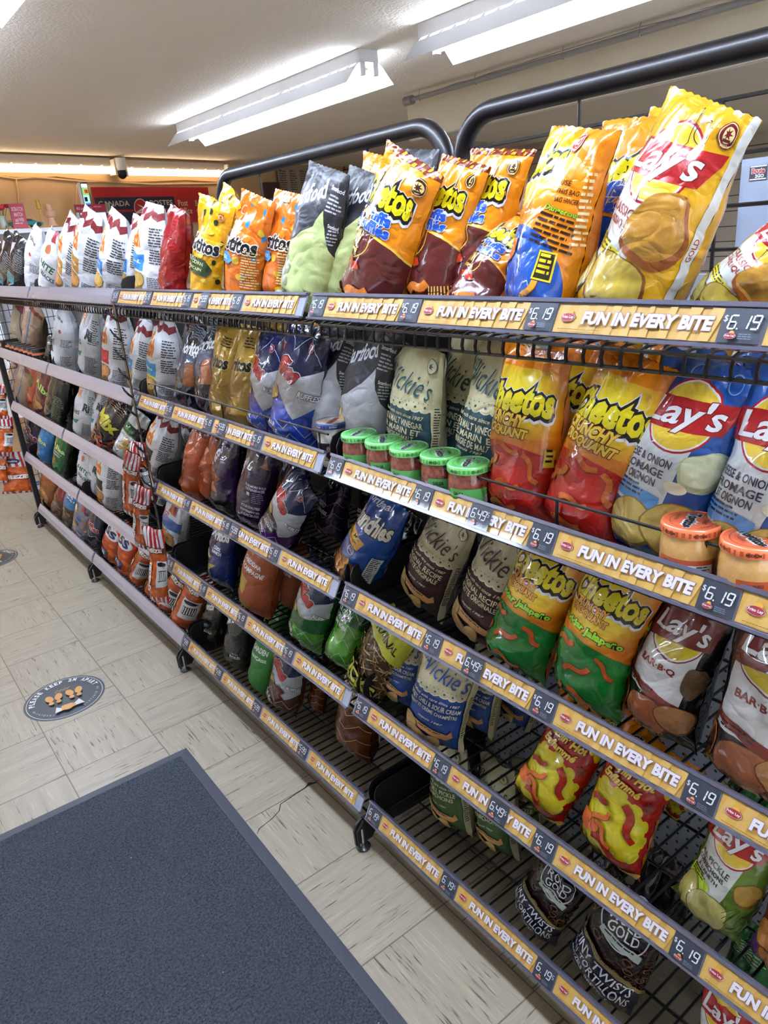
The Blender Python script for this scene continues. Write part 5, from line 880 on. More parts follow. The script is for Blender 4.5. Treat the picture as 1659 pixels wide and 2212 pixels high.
def unit(y0, y1, label, silver, header, peg, tags, guards=(), rails=5):
    t = empty('snack_rack', (.0, 0, 0), label, 'snack rack', 'shop gondola racks standing in one row'); t.location = (0, 0, 0)
    for k in range(5):
        wire_deck(t, y0, y1, DECK[k], lo=.034 if k == 0 else .01); rail(t, y0 + .003, y1 - .003, RC[k], tags[k], silver); (end_plate(t, y0 + .004, DECK[k]) if k else None); (end_plate(t, y1 - .004, DECK[k]) if k or not peg else None)
        if k in guards: guard(t, y0, y1, DECK[k])
    MB().box(1.285, y0 + .02, .004, 1.292, y1 - .02, 1.5).build('back_panel', 'peg' if peg else 'black', t)
    for y in (y0 + .012, y1 - .012): MB().box(1.272, y - .012, .02, 1.312, y + .012, 1.52).build('upright', 'black', t)
    foot(t, y1 + .009)
    if header:
        r = .1; a, b = y0 + .015, y1 - .015; zt = 1.842; P = [(1.292, a, 1.5)] + [(1.292, a + r - r * math.cos(q), zt - r + r * math.sin(q)) for q in np.linspace(0, PI / 2, 9)] + [(1.292, b - r + r * math.sin(q), zt - r + r * math.cos(q)) for q in np.linspace(0, PI / 2, 9)] + [(1.292, b, 1.5)]
        hd = MB(); hd.tube(P, .021, 12); hd = hd.build('header_frame', 'hdr', t, True)
        w = MB()
        for z in ((1.773, 1.69, 1.61, 1.54) if peg else (1.74, 1.66, 1.58)): w.tube([(1.292, a, z), (1.292, b, z)], .0035, 6)
        for y in ([1.04, .745, .45] if peg else [1.73, 2.03, 2.325]):
            w.tube([(1.292, y, 1.5), (1.292, y, zt - (0. if (peg and y > 1) or (not peg and y != 2.03) else .07))], .0035, 6)
        w.build('header_wires', 'wire', hd)
    return t
def seq(y1, tags, n=4):        # tag + strip repeated along the rail from its far end
    it = [('S', y1 - .302 * i - .052 - .127, 0) for i in range(n)] + [(k, y, lv) for k, y, lv in tags]; return it
TA = lambda first, extra=(): seq(1.378, [(first, 1.378 - .302 * i - .026, 1) for i in range(4)] + list(extra))
tagsA = [TA('6.19'), TA('6.19', [('6.49s', .89, 2)]), TA('6.19', [('6.49s', .925, 2)]), TA('6.19', [('6.49s', .87, 2)]), TA('6.19s')]
def TB(t1, extra=()): return [('S', 2.597 - .127 - .302 * i, 0) for i in range(4)] + [(t1, 2.625 - .3 * i, 1) for i in range(4)] + list(extra)
tagsB = [TB('6.19', [('5.99', 1.91, 2)]), TB('6.19', [('5.99', 1.93, 2)]), TB('6.19', [('5.99', 1.96, 2)]), TB('6.19'), TB('5.99')]
uA = unit(.17, 1.388, 'nearest black snack rack, with yellow price strips, its header rail crossing the top right', False, True, True, tagsA, (1,))
uB = unit(1.408, 2.64, 'middle black snack rack with yellow price strips, second from the viewer', False, True, False, tagsB, (1,))
none = [[], [], [], [], []]
uC = unit(2.655, 3.835, 'black snack rack with silver price rails, third from the viewer', True, False, False, none)
uD = unit(3.85, 4.985, 'farthest black snack rack with silver price rails and an end post', True, False, False, none)
MB().box(.845, 5.02, .03, .875, 5.05, 1.5).build('end_post', 'black', uD); MB().lathe([(0, .001), (.022, .001), (.02, .01), (.008, .014), (.008, .03), (0, .03)], (.86, 5.035, 0), 16).build('levelling_foot', 'darkplastic', uD, True)
w = MB()
for k in range(12): w.tube([(.87 + k * .035, 5.035, .12), (.87 + k * .035, 5.035, 1.45)], .002, 5)
for k in range(20): w.tube([(.86, 5.037, .13 + k * .068), (1.28, 5.037, .13 + k * .068)], .002, 5)
w.build('end_grid', 'wire', uD)
MB().box(.9, 5.3, .05, 1.25, 5.306, .22).build('kick_plate', 'rail', uD); MB().box(.9, 5.06, .2, 1.25, 5.306, .206).build('end_shelf', 'rail', uD)

# ------------------------------------------------------------------ bags on the shelves
# key, picture column of the foot, depth of the foot, picture point of the top, depth of the top, label, options
OUT = []
def bag(key, lv, bx, xb, top, xt, label, yaw=0., name='chip_bag', cat='chip bag', group=None, dz=0., **kw):
    z = DECK[lv] + .004 + dz; b = (xb, y_of(bx, xb, z), z); t = tuple(at_x(top[0], top[1], xt)); L = math.dist(b, t)
    OUT.append((key, lv, round(L, 3), round(b[1], 2), round(t[1] - b[1], 2)))
    return put_bag(key, b, t, yaw - .2, label, name, cat, group, **kw)
CH = dict(name='chip_bag', cat='chip bag'); PF = dict(name='cheese_puff_bag', cat='cheese puff bag'); PC = dict(name='popcorn_bag', cat='popcorn bag')
def many(lv, rows, **common):
    for r in rows:
        kw = dict(common); kw.update(r[7] if len(r) > 7 else {}); bag(r[0], lv, r[1], r[2], r[3], r[4], r[5], r[6] if len(r) > 6 else 0., **kw)
g1 = 'big snack bags standing on the top shelf of the near racks'
many(0, [
 ('pop_lime', 668, .95, (712, 362), .99, 'black and pale lime popcorn bag with a popcorn picture, beside the orange blue-dotted bags', .15, PC),
 ('pop_lime', 738, 1.0, (800, 372), 1.05, 'black and pale lime popcorn bag squeezed behind the brown and orange bacon bag', .15, PC),
 ('pop_grey', 762, 1.1, (790, 378), 1.15, 'silver grey bag top poking up behind the second lime popcorn bag', .1, PC),
 ('puffs_bacon', 795, .945, (900, 342), .985, 'orange and brown bacon puff bag standing front-most left on the top shelf', .12, PF),
 ('puffs_bacon', 930, 1.0, (1005, 345), 1.04, 'orange and brown bacon puff bag standing in the middle of three', .05, PF),
 ('puffs_bacon', 1030, 1.04, (1085, 322), 1.08, 'orange and brown bacon puff bag with a checkered top, right-most of three upright', .12, PF),
 ('puffs_bacon', 990, .95, (1145, 470), 1.06, 'brown bacon puff bag slumped low in front of the upright ones', .1, PF),
 ('orange_bag', 800, 1.15, (835, 338), 1.17, 'orange bag corner rising behind the silver grey bag', .2, PF),
 ('pop_lime', 868, 1.17, (893, 322), 1.2, 'black bag tip showing behind the front bacon puff bag', .1, PC),
 ('cheeto_blue', 1155, .945, (1265, 276), .99, 'orange and blue puff bag with small black print on its near side', .0, PF),
 ('puffs_blue', 1300, 1.04, (1395, 252), 1.1, 'orange and blue puff bag behind, with a red round seal at its top', .1, PF),
 ('lays_classic', 1320, .95, (1550, 222), .98, 'large yellow potato chip bag leaning right, the tallest on the top shelf', -.05, CH),
 ('lays_classic', 1320, 1.06, (1490, 240), 1.12, 'yellow green bag top behind the tallest yellow chip bag', .0, CH),
 ('lays_classic', 1535, .955, (1790, 455), .97, 'yellow potato chip bag toppled far over at the right edge of the top shelf', -.05, CH),
 ('red_plain', 388, .95, (386, 450), .97, 'crumpled plain red bag at the left end of the yellow-strip top shelf', .1, CH),
 ('tost_corn', 452, .95, (468, 432), .98, 'yellow corn chip bag with green dots, the front one', .3, CH),
 ('tost_corn', 480, 1.06, (508, 418), 1.08, 'yellow corn chip bag half hidden behind the first yellow one', .1, CH),
 ('tost_round', 532, .95, (555, 420), .98, 'orange tortilla chip bag with blue dots, beside the yellow corn chips', .3, CH),
 ('tost_round', 612, 1.0, (628, 415), 1.03, 'orange tortilla chip bag with blue dots, beside the lime popcorn', .2, CH),
], group=g1)
g2 = 'white chip bags on the top shelf of the far racks'
many(0, [
 ('dutch_blue', 370, 1.03, (380, 452), 1.05, 'white chip bag just behind the plain red bag', .1),
 ('dutch_blue', 338, .95, (335, 440), .98, 'white and blue chip bag, tallest of the white ones on top', .4),
 ('dutch_blue', 305, 1.0, (300, 466), 1.02, 'white and blue chip bag tucked left behind the tallest white one', .2),
 ('dutch_blue', 250, .95, (258, 460), .97, 'white and blue chip bag right of the honeycomb-patterned ones', .3),
 ('dutch_gold', 195, .95, (202, 455), .97, 'white chip bag with golden honeycomb panel and print at its side', .35),
 ('dutch_gold', 160, .99, (166, 472), 1.0, 'white chip bag with golden panel, left of its twin', .2),
 ('white_green', 120, .95, (118, 498), .97, 'white snack bag with green letters and a red top', .35),
 ('white_crisp', 88, .96, (84, 492), .98, 'white chip bag at the left end of the white row on top', .2),
 ('teal_dark', 50, .95, (48, 512), .97, 'black and teal bag, nearest of the dark ones on the far top shelf', .3),
 ('teal_dark', 26, .98, (26, 515), .99, 'black and teal bag, second of the dark ones on the far top shelf', .2),
 ('black_orange', 4, .95, (0, 518), .97, 'black bag with an orange spot at the left edge of the view', .2),
], group=g2)
g3 = 'snack bags on the second shelf'
many(1, [
 ('pop_butter', 712, 1.0, (740, 700), 1.05, 'black and white popcorn bag behind the blue-lidded dip jar', .15, PC),
 ('pop_butter', 785, .985, (818, 708), 1.03, 'black and white popcorn bag behind the green-lidded jars', .15, PC),
 ('vick_teal', 890, .98, (918, 752), 1.02, 'teal and cream matte chip bag, front one with a maple leaf mark', .15, CH),
 ('vick_teal', 985, 1.08, (1025, 735), 1.12, 'teal and cream matte chip bag, shaded middle one', .0, CH),
 ('vick_teal', 1050, 1.0, (1095, 735), 1.05, 'teal and cream matte chip bag close beside the red puff bag', .05, CH),
 ('cheeto_crunchy', 1125, .95, (1165, 752), .98, 'red and orange crunchy puff bag, left-most on the second shelf', .1, PF),
 ('cheeto_crunchy', 1195, 1.06, (1265, 738), 1.1, 'red and orange crunchy puff bag in the gap between the front two', .05, PF),
 ('cheeto_crunchy', 1258, .95, (1385, 768), .99, 'red and orange crunchy puff bag leaning against the blue chip bag', .1, PF),
 ('orange_bag', 1320, 1.15, (1365, 738), 1.18, 'orange bag at the back, above the leaning crunchy puff bag', .1, PF),
 ('lays_onion', 1408, .955, (1545, 775), 1.0, 'blue cheese and onion chip bag, whole front in view', .22, CH),
 ('lays_onion', 1605, .955, (1755, 800), 1.0, 'blue cheese and onion chip bag cut by the right edge', .1, CH),
 ('lays_onion', 1500, 1.12, (1610, 745), 1.15, 'blue chip bag hidden behind the two front blue ones', .1, CH),
 ('doritos_f1', 418, .97, (438, 702), 1.0, 'dark blue-grey tortilla chip bag with racing mark, left one', .25, CH),
 ('doritos_f1', 462, .98, (478, 690), 1.02, 'dark blue-grey tortilla chip bag with racing mark, right one beside the gold', .15, CH),
 ('gold', 493, .955, (502, 705), .99, 'golden tortilla chip bag, left of the two front ones', .15, CH),
 ('gold', 540, .945, (548, 705), .99, 'golden tortilla chip bag, right of the two front ones', .2, CH),
 ('gold', 585, 1.12, (598, 690), 1.15, 'golden bag top standing behind the blue ridged chip bags', .1, CH),
 ('gold', 655, 1.14, (668, 692), 1.17, 'golden bag at the back beside the black popcorn', .1, CH),
 ('ruff_blue', 583, .955, (592, 712), .99, 'blue and white ridged chip bag, narrow left one', .1, CH),
 ('ruff_blue', 645, .945, (665, 700), .98, 'blue and white ridged chip bag, wider right one', .25, CH),
], group=g3)
g4 = 'white chip bags on the second shelf of the far racks'
many(1, [
 ('dutch_blue2', 318, .97, (316, 688), .98, 'white chip bag with blue panel, thin one left of its twin', .15),
 ('dutch_blue2', 362, .95, (358, 682), .97, 'white chip bag with blue and yellow panel, widest on the second shelf', .4),
 ('dutch_blue2', 422, 1.05, (424, 686), 1.06, 'white chip bag with blue panel partly behind the dark blue-grey bags', .1),
 ('dutch_red', 262, .94, (255, 660), .97, 'large white bag with red panel behind the hanging clip strip', .4),
 ('white_teal', 205, .97, (203, 655), .99, 'slim white bag with teal mark on the second far shelf', .15),
 ('white_crisp', 172, 1.02, (170, 655), 1.04, 'white chip bag half hidden between two others on the second far shelf', .1),
 ('white_crisp', 150, .95, (138, 660), .97, 'white ridged chip bag with black corner print, second far shelf', .4),
 ('olive_dark', 104, .95, (108, 725), 1.0, 'dark brown bag beside the tight row of small dark jars', .3),
 ('kraft', 76, 1.02, (78, 655), 1.03, 'beige bag with a blue stripe above the small dark jars', .3),
 ('kraft_green', 50, 1.02, (50, 650), 1.03, 'beige bag with a green mark above the small dark jars', .3),
], group=g4)
g5 = 'snack bags on the middle shelf'
many(2, [
 ('munch', 765, .935, (850, 1068), .99, 'blue snack mix bag leaning right at the left end of the near middle shelf', .1, dict(name='snack_mix_bag', cat='snack mix bag')),
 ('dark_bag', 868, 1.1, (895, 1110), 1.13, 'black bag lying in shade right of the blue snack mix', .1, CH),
 ('vick_red', 918, .985, (985, 1100), 1.03, 'burgundy chip bag, left of the two', .1, CH),
 ('vick_red', 1040, .965, (1112, 1130), 1.02, 'burgundy chip bag, right of the two with its grey back showing', .05, CH),
 ('cheeto_jal', 1122, .95, (1200, 1160), .99, 'green and orange puff bag, left one with jalapeño print', .1, PF),
 ('cheeto_jal', 1262, .95, (1358, 1215), .99, 'green and orange puff bag, right one with jalapeño print', .15, PF),
 ('cheeto_jal', 1345, 1.08, (1420, 1230), 1.12, 'green puff bag standing in shade behind the right green one', .1, PF),
 ('lays_bbq', 1432, .975, (1505, 1270), 1.01, 'black and white barbecue chip bag, the left and smaller looking', .0, CH),
 ('lays_bbq', 1625, .955, (1725, 1300), 1.0, 'black and white barbecue chip bag, the big near one at right', .1, CH),
 ('dor_orange', 424, .95, (438, 915), .98, 'orange foil chip bag at the left of the middle shelf', .15, CH),
 ('dor_orange', 462, .985, (470, 925), 1.0, 'orange foil chip bag squeezed right of its twin', .05, CH),
 ('dor_purple', 492, .95, (500, 935), .98, 'purple and black tortilla chip bag, the narrow one', .15, CH),
 ('dor_purple2', 555, .95, (568, 955), .98, 'purple tortilla chip bag showing its printed back panel', .35, CH),
 ('dor_purple', 625, 1.09, (640, 965), 1.1, 'purple tortilla chip bag far back on the middle shelf', .1, CH),
 ('ruff_purple', 590, .93, (665, 1035), .98, 'purple and white ridged chip bag toppled over to the right', .15, CH),
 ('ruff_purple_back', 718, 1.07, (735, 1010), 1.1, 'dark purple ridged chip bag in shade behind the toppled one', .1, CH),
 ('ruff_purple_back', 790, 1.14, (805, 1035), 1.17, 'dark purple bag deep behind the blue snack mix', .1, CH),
], group=g5)
many(2, [
 ('dutch_black', 345, .95, (365, 893), .97, 'white chip bag with black panel beside the orange foil bags', .4),
 ('dutch_black', 405, 1.08, (410, 905), 1.09, 'white bag with black panel, shaded behind the orange foil bag', .1),
 ('tray_green', 268, .935, (305, 890), 1.02, 'white and green sour cream chip bag leaning back behind the clip strip', .45),
 ('mix_dark', 225, .93, (270, 870), .99, 'brown and orange mix bag tipped sideways on the far middle shelf', .4, dict(name='snack_mix_bag', cat='snack mix bag')),
 ('white_teal', 190, .95, (190, 826), .97, 'white chip bag with teal mark, front of the far middle shelf', .4),
 ('white_teal', 228, 1.0, (226, 828), 1.02, 'white chip bag behind the tipped mix bag', .2),
 ('white_crisp', 262, 1.08, (262, 835), 1.1, 'white bag deep behind, above the sour cream bag', .2),
 ('olive_dark', 150, 1.0, (150, 815), 1.02, 'dark olive bag beside the white one with teal mark', .2),
 ('olive_dark', 126, .95, (132, 808), .97, 'dark olive chip bag with green spot, right of the maroon one', .35),
 ('quinoa_maroon', 100, .945, (108, 795), .96, 'maroon chip bag on the far middle shelf', .35),
 ('orange_red', 83, .97, (88, 790), .98, 'orange red bag left of the maroon one', .2),
 ('kraft', 60, .95, (60, 780), .96, 'beige bag with a blue stripe on the far middle shelf', .3),
 ('kraft', 42, .96, (40, 775), .97, 'beige bag with a purple stripe at the end of the far middle shelf', .2),
], group='bags on the middle shelf of the far racks')
g6 = 'snack bags on the fourth shelf'
many(3, [
 ('hickory', 792, .94, (868, 1335), .99, 'clear bag of shoestring potato sticks with yellow green lettering', .1, dict(name='potato_stick_bag', cat='snack bag')),
 ('vick_blue', 868, .97, (890, 1335), 1.02, 'blue and cream chip bag, partly behind the front blue and cream one', .2, CH),
 ('vick_blue', 942, .93, (978, 1385), .98, 'blue and cream chip bag at the shelf front with its whole logo showing', .5, CH),
 ('vick_blue', 1030, 1.04, (1062, 1400), 1.08, 'blue and cream chip bag in shade right of the front one', .1, CH),
 ('vick_blue', 1110, 1.13, (1150, 1400), 1.16, 'blue and cream chip bag farthest back in shade', .05, CH),
 ('cheeto_hot', 1165, .95, (1275, 1530), 1.03, 'red and yellow hot puff bag, the left one', .15, PF),
 ('cheeto_hot', 1310, .95, (1425, 1600), 1.03, 'red and yellow hot puff bag, the right one', .15, PF),
 ('cheeto_hot', 1440, 1.13, (1510, 1660), 1.17, 'red puff bag lying in shade behind the right hot one', .1, PF),
 ('orange_bag', 1300, 1.18, (1350, 1500), 1.2, 'orange bag at the back under the barbecue chips', .1, PF),
 ('lays_dill', 1525, .955, (1640, 1745), 1.02, 'green dill pickle potato chip bag at the right', .15, CH),
 ('green_bag', 1560, 1.13, (1640, 1700), 1.15, 'dark green bag behind the dill pickle chips', .1, CH),
 ('purple_chip', 1690, .95, (1790, 1850), 1.0, 'purple chip bag cut by the right edge', .1, CH),
 ('dor_blue', 480, .95, (492, 1120), .99, 'navy blue tortilla chip bag on the fourth shelf', .25, CH),
 ('sun_tan', 555, .945, (585, 1150), .98, 'terracotta grain chip bag with cheddar print', .3, CH),
 ('sun_tan', 625, 1.05, (648, 1165), 1.07, 'terracotta grain chip bag in shade behind its twin', .1, CH),
 ('brown_zig', 672, 1.1, (690, 1175), 1.12, 'dark brown bag in shade behind the green ridged chips', .1, CH),
 ('ruff_green', 668, .95, (700, 1215), .99, 'green and white ridged chip bag standing left', .15, CH),
 ('ruff_green2', 735, .945, (790, 1260), 1.06, 'green ridged chip bag leaning back, beside its twin', .2, CH),
], group=g6)
many(3, [
 ('ripple_blue', 380, .97, (385, 1075), .99, 'clear and blue bag of rippled chips behind the hanging strip', .4),
 ('white_teal', 350, 1.12, (345, 1050), 1.13, 'pale bag in shade behind the rippled chips', .1),
 ('dutch_black', 243, .95, (243, 965), .97, 'white chip bag with black panel, left of the hanging puff bags', .4),
 ('white_teal', 215, .96, (214, 970), .98, 'white chip bag with teal mark, second from the black-panelled one', .3),
 ('white_green', 190, .95, (190, 965), .97, 'white and red chip bag on the fourth far shelf', .35),
 ('quinoa_green', 142, .945, (142, 928), .96, 'green chip bag on the fourth far shelf', .4),
 ('quinoa_blue', 106, .945, (104, 915), .96, 'sky blue chip bag on the fourth far shelf', .4),
 ('party_mix', 168, 1.05, (168, 960), 1.06, 'pale mixed snack bag behind the green chip bag', .2),
 ('navy_bag', 76, .96, (80, 885), .97, 'navy and red bag at the end of the fourth far shelf', .3),
], group='bags on the fourth shelf of the far racks')
PZ = dict(name='pretzel_bag', cat='pretzel bag')
many(4, [
 ('vick_green', 985, 1.02, (970, 1590), 1.04, 'olive green chip bag low on the bottom shelf, left one', .1, CH),
 ('vick_green', 1085, 1.05, (1070, 1640), 1.08, 'olive green chip bag low on the bottom shelf, middle one', .1, CH),
 ('vick_green', 1150, 1.14, (1130, 1640), 1.16, 'olive green chip bag at the back, beside the left hot puff bag', .1, CH),
 ('pretzel', 1160, .95, (1225, 1855), .99, 'clear and navy pretzel bag, the left one on the bottom shelf', .1, PZ),
 ('pretzel', 1295, .945, (1385, 1935), .99, 'clear and navy pretzel bag, the right one on the bottom shelf', .15, PZ),
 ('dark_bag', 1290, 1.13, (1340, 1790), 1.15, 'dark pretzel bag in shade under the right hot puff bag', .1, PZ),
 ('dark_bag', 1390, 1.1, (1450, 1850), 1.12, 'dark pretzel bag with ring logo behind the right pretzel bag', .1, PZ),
 ('lays_sour', 1560, .95, (1600, 2120), .97, 'green and white chip bag at the bottom edge of the view', .1, CH),
 ('green_bag', 1590, 1.12, (1650, 2010), 1.14, 'dark green bag in shade under the dill pickle chips', .1, CH),
 ('dor_dark', 455, .96, (468, 1290), .99, 'black green tortilla chip bag, left of two on the bottom shelf', .15, CH),
 ('dor_dark', 512, .95, (525, 1305), .99, 'black green tortilla chip bag, right of two on the bottom shelf', .3, CH),
 ('sun_green', 572, .945, (588, 1360), .97, 'green grain chip bag on the bottom shelf front', .15, CH),
 ('sun_green', 600, 1.15, (612, 1285), 1.17, 'green grain chip bag at the back of the bottom shelf', .1, CH),
 ('ruff_brown', 612, .945, (635, 1390), .98, 'brown and blue ridged chip bag on the bottom shelf', .3, CH),
 ('brown_zig', 682, 1.02, (700, 1440), 1.05, 'brown zigzag chip bag in shade right of the brown and blue one', .1, CH),
 ('navy_bag', 690, 1.17, (702, 1360), 1.19, 'navy bag in shade at the back of the bottom shelf', .1, CH),
 ('brown_zig', 768, 1.0, (790, 1440), 1.03, 'brown zigzag chip bag alone under the end of the fourth rail', .1, CH),
], group='snack bags on the bottom shelf')
many(4, [
 ('cheese_sticks', 245, .945, (262, 1125), .98, 'orange cheese stick bag with a white badge, left of two', .3, PF),
 ('cheese_sticks', 275, .94, (290, 1142), .98, 'orange cheese stick bag with a white badge, right of two', .3, PF),
 ('cheezies', 300, .93, (330, 1165), 1.0, 'red striped orange puff bag lying below the cheese sticks', .5, PF),
 ('cheezies', 335, .93, (350, 1195), .98, 'red striped orange puff bag under the lowest hanging one', .4, PF),
 ('cheezies', 365, .94, (410, 1220), 1.0, 'striped orange puff bag leaning in the corner of the bottom shelf, left', .3, PF),
 ('cheezies', 398, .93, (445, 1235), 1.0, 'striped orange puff bag leaning in the corner of the bottom shelf, right', .3, PF),
 ('navy_bag', 209, .95, (214, 1100), .97, 'crumpled navy bag on the bottom shelf of the far rack', .3),
 ('party_mix', 183, .94, (192, 1080), .96, 'colourful party mix bag on the bottom shelf of the far rack', .4),
 ('nuts_blue', 160, .945, (165, 1050), .96, 'clear nut bag with blue label', .35, dict(name='nut_bag', cat='nut bag')),
 ('nuts_red', 138, .945, (145, 1038), .96, 'clear nut bag with dark red label', .35, dict(name='nut_bag', cat='nut bag')),
 ('brown_puff', 113, .945, (112, 1000), .96, 'brown puffed snack bag at the left of the bottom far shelf', .4),
], group='bags on the bottom shelf of the far racks')
# clip strip with hanging puff bags at the joint between second and third rack
cs = empty('clip_strip', (0, 0, 0), 'black plastic clip strip hanging down between the yellow and silver railed racks', 'clip strip')
ta, tb_ = at_x(240, 655, .835), at_x(346, 1165, .835); ta[1] = tb_[1] = 2.62; cs.location = ta
m = MB(); L = ta[2] - tb_[2]; m.box(-.002, -.009, -L, .002, .009, 0)
m.build('strip', 'darkplastic', cs)
for k in range(13):
    z = -.06 - (L - .08) * k / 12; q = MB(); q.tube([(0, 0, z), (-.02, .012, z + .03), (-.03, .0, z + .045)], .003, 5); q.tube([(0, 0, z), (-.02, -.012, z + .02), (-.028, -.004, z + .035)], .003, 5); q.build('clip', 'darkplastic', cs)
HG = 'puff bags hanging on the clip strip'
def hang(key, a, b, X, label, yaw, **kw): put_bag(key, tuple(at_x(*b, X)), tuple(at_x(*a, X)), yaw, label, 'cheese_puff_bag', 'cheese puff bag', **kw)
hang('cheezies', (287, 978), (283, 1112), .78, 'striped orange puff bag, topmost in front on the clip strip', .65, group=HG, W=.072, T=.04)
hang('cheezies', (300, 955), (322, 1080), .83, 'striped orange puff bag hanging behind the topmost one', .5, group=HG, W=.07, T=.04)
hang('cheezies', (306, 1050), (308, 1182), .79, 'striped orange puff bag, middle one on the clip strip', .65, group=HG, W=.072, T=.04)
hang('cheezies', (330, 1140), (350, 1300), .79, 'striped orange puff bag, lowest and longest on the clip strip', .65, group=HG, W=.08, T=.045)
def hang_y(key, a, b, Y, label, yaw, W, **kw): put_bag(key, tuple(at_y(*b, Y)), tuple(at_y(*a, Y)), yaw, label, 'cheese_puff_bag', 'cheese puff bag', group='puff bags hanging on the end panel', W=W, T=.05, **kw)
hang_y('cheezies_big', (24, 976), (40, 1064), 5.28, 'large striped orange puff bag hanging lowest on the end panel', 1.1, .2)
hang_y('cheezies', (6, 900), (10, 985), 5.25, 'striped orange puff bag hanging at the left edge, middle of the end panel', 1.1, .12)
hang_y('cheezies', (-4, 830), (-2, 905), 5.25, 'striped orange puff bag hanging topmost at the left edge', 1.1, .12)
hang_y('cheezies_big', (-6, 960), (-8, 1040), 5.3, 'striped orange puff bag cut by the left edge on the end panel', 1.1, .15)
# ------------------------------------------------------------------ jars
def jar_glass(name, col, mott, r0=.3):
    t = NT(name); co = t.n('TexCoord').outputs['Object']; n = t.n('TexNoise', i_Vector=co, i_Scale=95., i_Detail=4., i_Roughness=.7).outputs[0]
    c = t.mix(t.n('MapRange', i_0=n, i_1=.35, i_2=.68).outputs[0], lin(col), lin(mott)); t.set(Base_Color=c, Roughness=.25, Coat_Weight=1., Coat_Roughness=.03, Specular_IOR_Level=.6); return t.m
MAT['salsa'] = jar_glass('red_salsa_in_glass', '#4a1712', '#8c3a24'); MAT['queso'] = jar_glass('yellow_dip_in_glass', '#b98a4c', '#c79c5e'); MAT['dip'] = jar_glass('cream_dip_in_glass', '#b9b7ac', '#c9c7bc')
MAT['lidg'] = simple('light_green_metal_lid', '#6fc46c', .28, coat=.6, noise=.02); MAT['lido'] = simple('orange_metal_lid', '#e0764a', .28, coat=.6, noise=.02); MAT['lidb'] = simple('blue_metal_lid', '#2a4288', .28, coat=.6, noise=.02)
def bent_label(name, layers, r, z0, parent, a0=0.):        # artwork wrapped round a cylinder
    bm = ink_arrays(layers); w = np.array(layers[0].v)[:, 0].max()
    for k in range(-14, 15): bmesh.ops.bisect_plane(bm, geom=bm.verts[:] + bm.edges[:] + bm.faces[:], dist=1e-7, plane_co=(w * k / 14, 0, 0), plane_no=(1, 0, 0))
    bmesh.ops.triangulate(bm, faces=bm.faces[:]); v = np.array([q.co[:] for q in bm.verts]); f = [tuple(q.index for q in p.verts) for p in bm.faces]; bm.free()
    lid = v[:, 2].round().astype(int); col = np.ones((len(v), 4))
    f = [q if (v[q[1]][0] - v[q[0]][0]) * (v[q[2]][1] - v[q[0]][1]) - (v[q[2]][0] - v[q[0]][0]) * (v[q[1]][1] - v[q[0]][1]) > 0 else q[::-1] for q in f]
    for k, L_ in enumerate(layers):
        s = lid == k
        if s.any(): col[s, :3] = L_.c; col[s, 3] = L_.m
    rr = r + lid * .00012; a = a0 + v[:, 0] / r; p = np.stack([rr * np.cos(a), rr * np.sin(a), z0 + v[:, 1]], 1)
    me = bpy.data.meshes.new(name); me.from_pydata(p.tolist(), [], f); at = me.attributes.new('ink', 'FLOAT_COLOR', 'POINT'); at.data.foreach_set('color', col.ravel().astype(np.float32)); me.materials.append(MAT['print'])
    o = bpy.data.objects.new(name, me); COL.objects.link(o); o.parent = parent; return o
def lid_art(bg, word, t2, dk, r):
    o = E_(0, 0, r, r, bg, n=40) + ring_(0, 0, r * .8, r * .02, dk, 32) + T_(word, 0, 0, r * .46, '#17151a', w=r * 1.5, bold=.06, out=[(.1, WH)]) + T_(t2, 0, r * .5, r * .16, dk, w=r * .5, bold=.02)
    return o + arc_text('SALSA CON QUESO' if bg == '#e0764a' else 'NO PRESERVATIVES', r * .9, PI * .8, PI * .2, r * .1, dk) + T_(t2, 0, -r * .52, r * .13, dk, w=r * .6, bold=.02)
